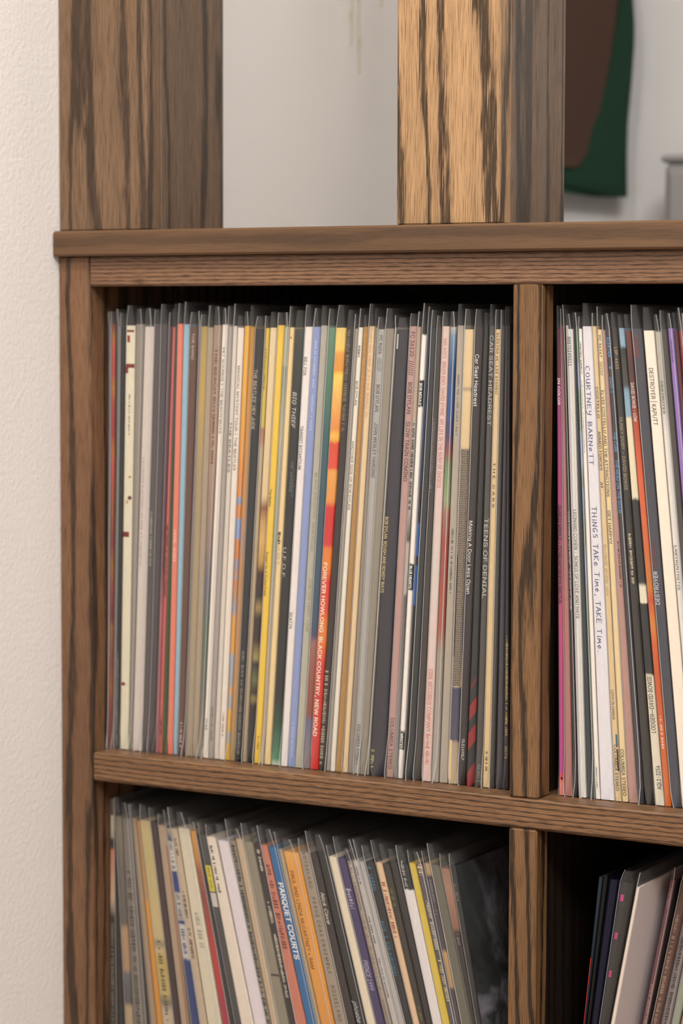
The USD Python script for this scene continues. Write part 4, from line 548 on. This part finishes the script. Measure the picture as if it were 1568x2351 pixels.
    if not d.get('nosleeve'):
        ext = rng.uniform(.008, .017)
        sm, S = sleeve_mesh(levels, ys, zt, ext, rng, .0006)
        obj('clear_sleeve', sm, m_sleeve, t, smooth=35)
        if rng.random() < .75:       # bright fold line of the film, imitated by a narrow pale rib
            w = rng.uniform(.00022, .0004); k = rng.choice((2, 2, 1, 4))
            ring = [np.array([s[k] + (-w, 0, 0), s[k] + (0, -w * .8, 0), s[k] + (w, 0, 0)]) for s in S]
            obj('fold_highlight', loft(ring), m_fold_highlight, t)
    return t

m_cover = mat('dark_cover_print', {'g': ('geometry', {}), 'n': ('noise_texture', {'scale': 10.0, 'detail': 4.0, 'roughness': .6, 'distortion': .8}), 'n2': ('noise_texture', {'scale': 160.0, 'detail': 5.0, 'roughness': .7}),
    'r': ('rgb_ramp', {'ramp': [(.36, lin('181a18')), (.48, lin('34383a')), (.58, lin('8a8490')), (.66, lin('5a605a')), (.8, lin('2a3028'))]}), 'r2': ('rgb_ramp', {'ramp': [(.3, (.55, .6, .55)), (.7, (1.5, 1.55, 1.45))]}), 'x': ('mix', {'mix_type': 'multiply', 'fac': .8}),
    'p': ('principled_bsdf', {'roughness': .4})}, [('g.position', 'n.vector'), ('g.position', 'n2.vector'), ('n.fac', 'r.fac'), ('n2.fac', 'r2.fac'), ('r.color', 'x.color1'), ('r2.color', 'x.color2'), ('x.color', 'p.base_color')])

m_scales = mat('printed_scales', {'g': ('geometry', {}), 'mp': ('mapping', {'scale': (1.0, .01, .75)}), 'v': ('voronoi_texture', {'feature': 'distance_to_edge', 'scale': 850.0, 'randomness': .5}), 'r': ('rgb_ramp', {'ramp': [(0, alb('c4ad88')), (.05, alb('a3937c')), (.12, alb('4c4643')), (1, alb('3a3838'))]}),
    'p': ('principled_bsdf', {'roughness': .5})}, [('g.position', 'mp.vector'), ('mp.vector', 'v.vector'), ('v.distance', 'r.fac'), ('r.color', 'p.base_color')])
for rows, where, group in ((UPPER_LEFT, 'upper left cubby', 'records in the upper left cubby'), (UPPER_RIGHT, 'upper right cubby', 'records in the upper right cubby'),
                           (LOWER_LEFT, 'lower left cubby', 'records in the lower left cubby'), (LOWER_RIGHT, 'lower right cubby', 'records in the lower right cubby')):
    for i, rec in enumerate(rows):
        if i == 0:
            label = f'{rec[0]} record, first from the left in the {where}'
        else:
            label = f'{rec[0]} record, right of the {rows[i - 1][0]} one, {where}'
        make_record(rec, label, group)

# ---------------------------------------------------------------- behind the shelf
def cloth(outline, y, thick, folds, amp, seed):
    """hanging cloth of real thickness: outline polygon in (x, z), folded in depth"""
    P = Polygon(outline)
    mesh = trimesh.creation.extrude_polygon(P.segmentize(.015), thick, engine='earcut')
    v = np.array(mesh.vertices); out = np.empty_like(v)
    out[:, 0] = v[:, 0]; out[:, 2] = v[:, 1]
    out[:, 1] = y - v[:, 2] + amp * np.sin(v[:, 0] * folds + seed + 2 * v[:, 1])
    return out, mesh.faces[:, ::-1]

cl = thing('hanging_cloth', 'dark green cloth with brown panel hanging on the rear wall behind the golden post', 'cloth', (.11, .68, .1))
m_green = mat('green_cloth', {'p': ('principled_bsdf', {'base_color': lin('1f3629'), 'roughness': .85, 'specular_ior_level': .1})}, [])
m_brown = mat('brown_cloth', {'p': ('principled_bsdf', {'base_color': lin('45342c'), 'roughness': .85, 'specular_ior_level': .1})}, [])
obj('cloth', cloth([(.03, .112), (.09, .101), (.14, .093), (.177, .0915), (.1765, .13), (.177, .16), (.181, .20), (.1835, .235), (.1835, .255), (.181, .285), (.172, .36), (.15, .43), (.115, .455), (.08, .455), (.05, .42), (.032, .34)], .672, .006, 55, .004, 0), m_green, cl, smooth=50)
obj('panel', cloth([(.045, .135), (.10, .122), (.128, .121), (.141, .140), (.150, .172), (.160, .215), (.166, .25), (.169, .276), (.163, .34), (.14, .40), (.10, .42), (.06, .39), (.047, .30)], .6655, .004, 55, .004, 0), m_brown, cl, smooth=50)
hook = trimesh.util.concatenate([trimesh.creation.cylinder(.004, segment=[(.097, .70, .462), (.097, .655, .462)], sections=12), trimesh.creation.icosphere(2, .008).apply_translation((.097, .655, .462))])
obj('hook', hook, plain('8a8680', .3), cl)
gb = thing('grey_cabinet', 'low grey cabinet out of focus behind the shelf at the right edge', 'cabinet', (.45, .65, ZFL))
m_grey = mat('grey_paint', {'p': ('principled_bsdf', {'base_color': lin('9a9896'), 'roughness': .5})}, [])
obj('body', cbox(.243, .66, .60, .694, ZFL, .118, .004), m_grey, gb)
obj('top', cbox(.240, .663, .597, .695, .118, .126, .003), m_grey, gb)
obj('door', cbox(.250, .449, .594, .5995, ZFL + .05, .110, .002), m_grey, gb)
obj('door', cbox(.453, .653, .594, .5995, ZFL + .05, .110, .002), m_grey, gb)
pl = thing('trailing_plant', 'thin olive trailing plant stems hanging before the wall between the posts', 'plant', (.06, .40, .62))
m_leaf = mat('olive_leaf', {'p': ('principled_bsdf', {'base_color': lin('b2ac92'), 'roughness': .6})}, [])
m_pot = mat('clay_pot', {'p': ('principled_bsdf', {'base_color': lin('9a6a4a'), 'roughness': .7})}, [])
rg = random.Random(5)
for k, (dx, dy, zl) in enumerate(((.030, .395, .215), (.036, .40, .235), (.024, .405, .262), (.043, .39, .19), (.047, .42, .25))):
    pts = [np.array((.06 + (dx - .06) * min(1, t * 2), .40 + (dy - .40) * min(1, t * 2), .62 - (.62 - zl) * t)) + np.array((.0012 * math.sin(9 * t + k), .0012 * math.cos(7 * t + k), 0)) for t in np.linspace(0, 1, 14)]
    parts = [trimesh.creation.cylinder(.0008, segment=(a, b), sections=6) for a, b in zip(pts[:-1], pts[1:])]
    obj('stem', trimesh.util.concatenate(parts), m_leaf, pl)
    for q in pts[4::2]:
        lf = trimesh.creation.icosphere(1, 1.0); lf.apply_scale((.0018, .0006, .006)); lf.apply_transform(trimesh.transformations.rotation_matrix(rg.uniform(0, 6), (0, 0, 1)))
        lf.apply_translation(q + np.array((rg.uniform(-.002, .002), rg.uniform(-.002, .002), -.005)))
        obj('leaf', lf, m_leaf, pl)
pot = trimesh.creation.revolve(np.array([(0, 0), (.032, 0), (.043, .07), (.046, .07), (.046, .082), (.040, .082), (.040, .07), (0, .065)]), sections=32)
pot.apply_translation((.06, .40, .60)); obj('pot', pot, m_pot, pl)
for a in range(3):
    c, s_ = math.cos(a * 2.094), math.sin(a * 2.094)
    obj('cord', trimesh.creation.cylinder(.0012, segment=[(.06 + .043 * c, .40 + .043 * s_, .68), (.06, .40, .90)], sections=6), plain('c8b89a'), pl)
obj('cord', trimesh.creation.cylinder(.0012, segment=[(.06, .40, .90), (.06, .40, ZC)], sections=6), plain('c8b89a'), pl)
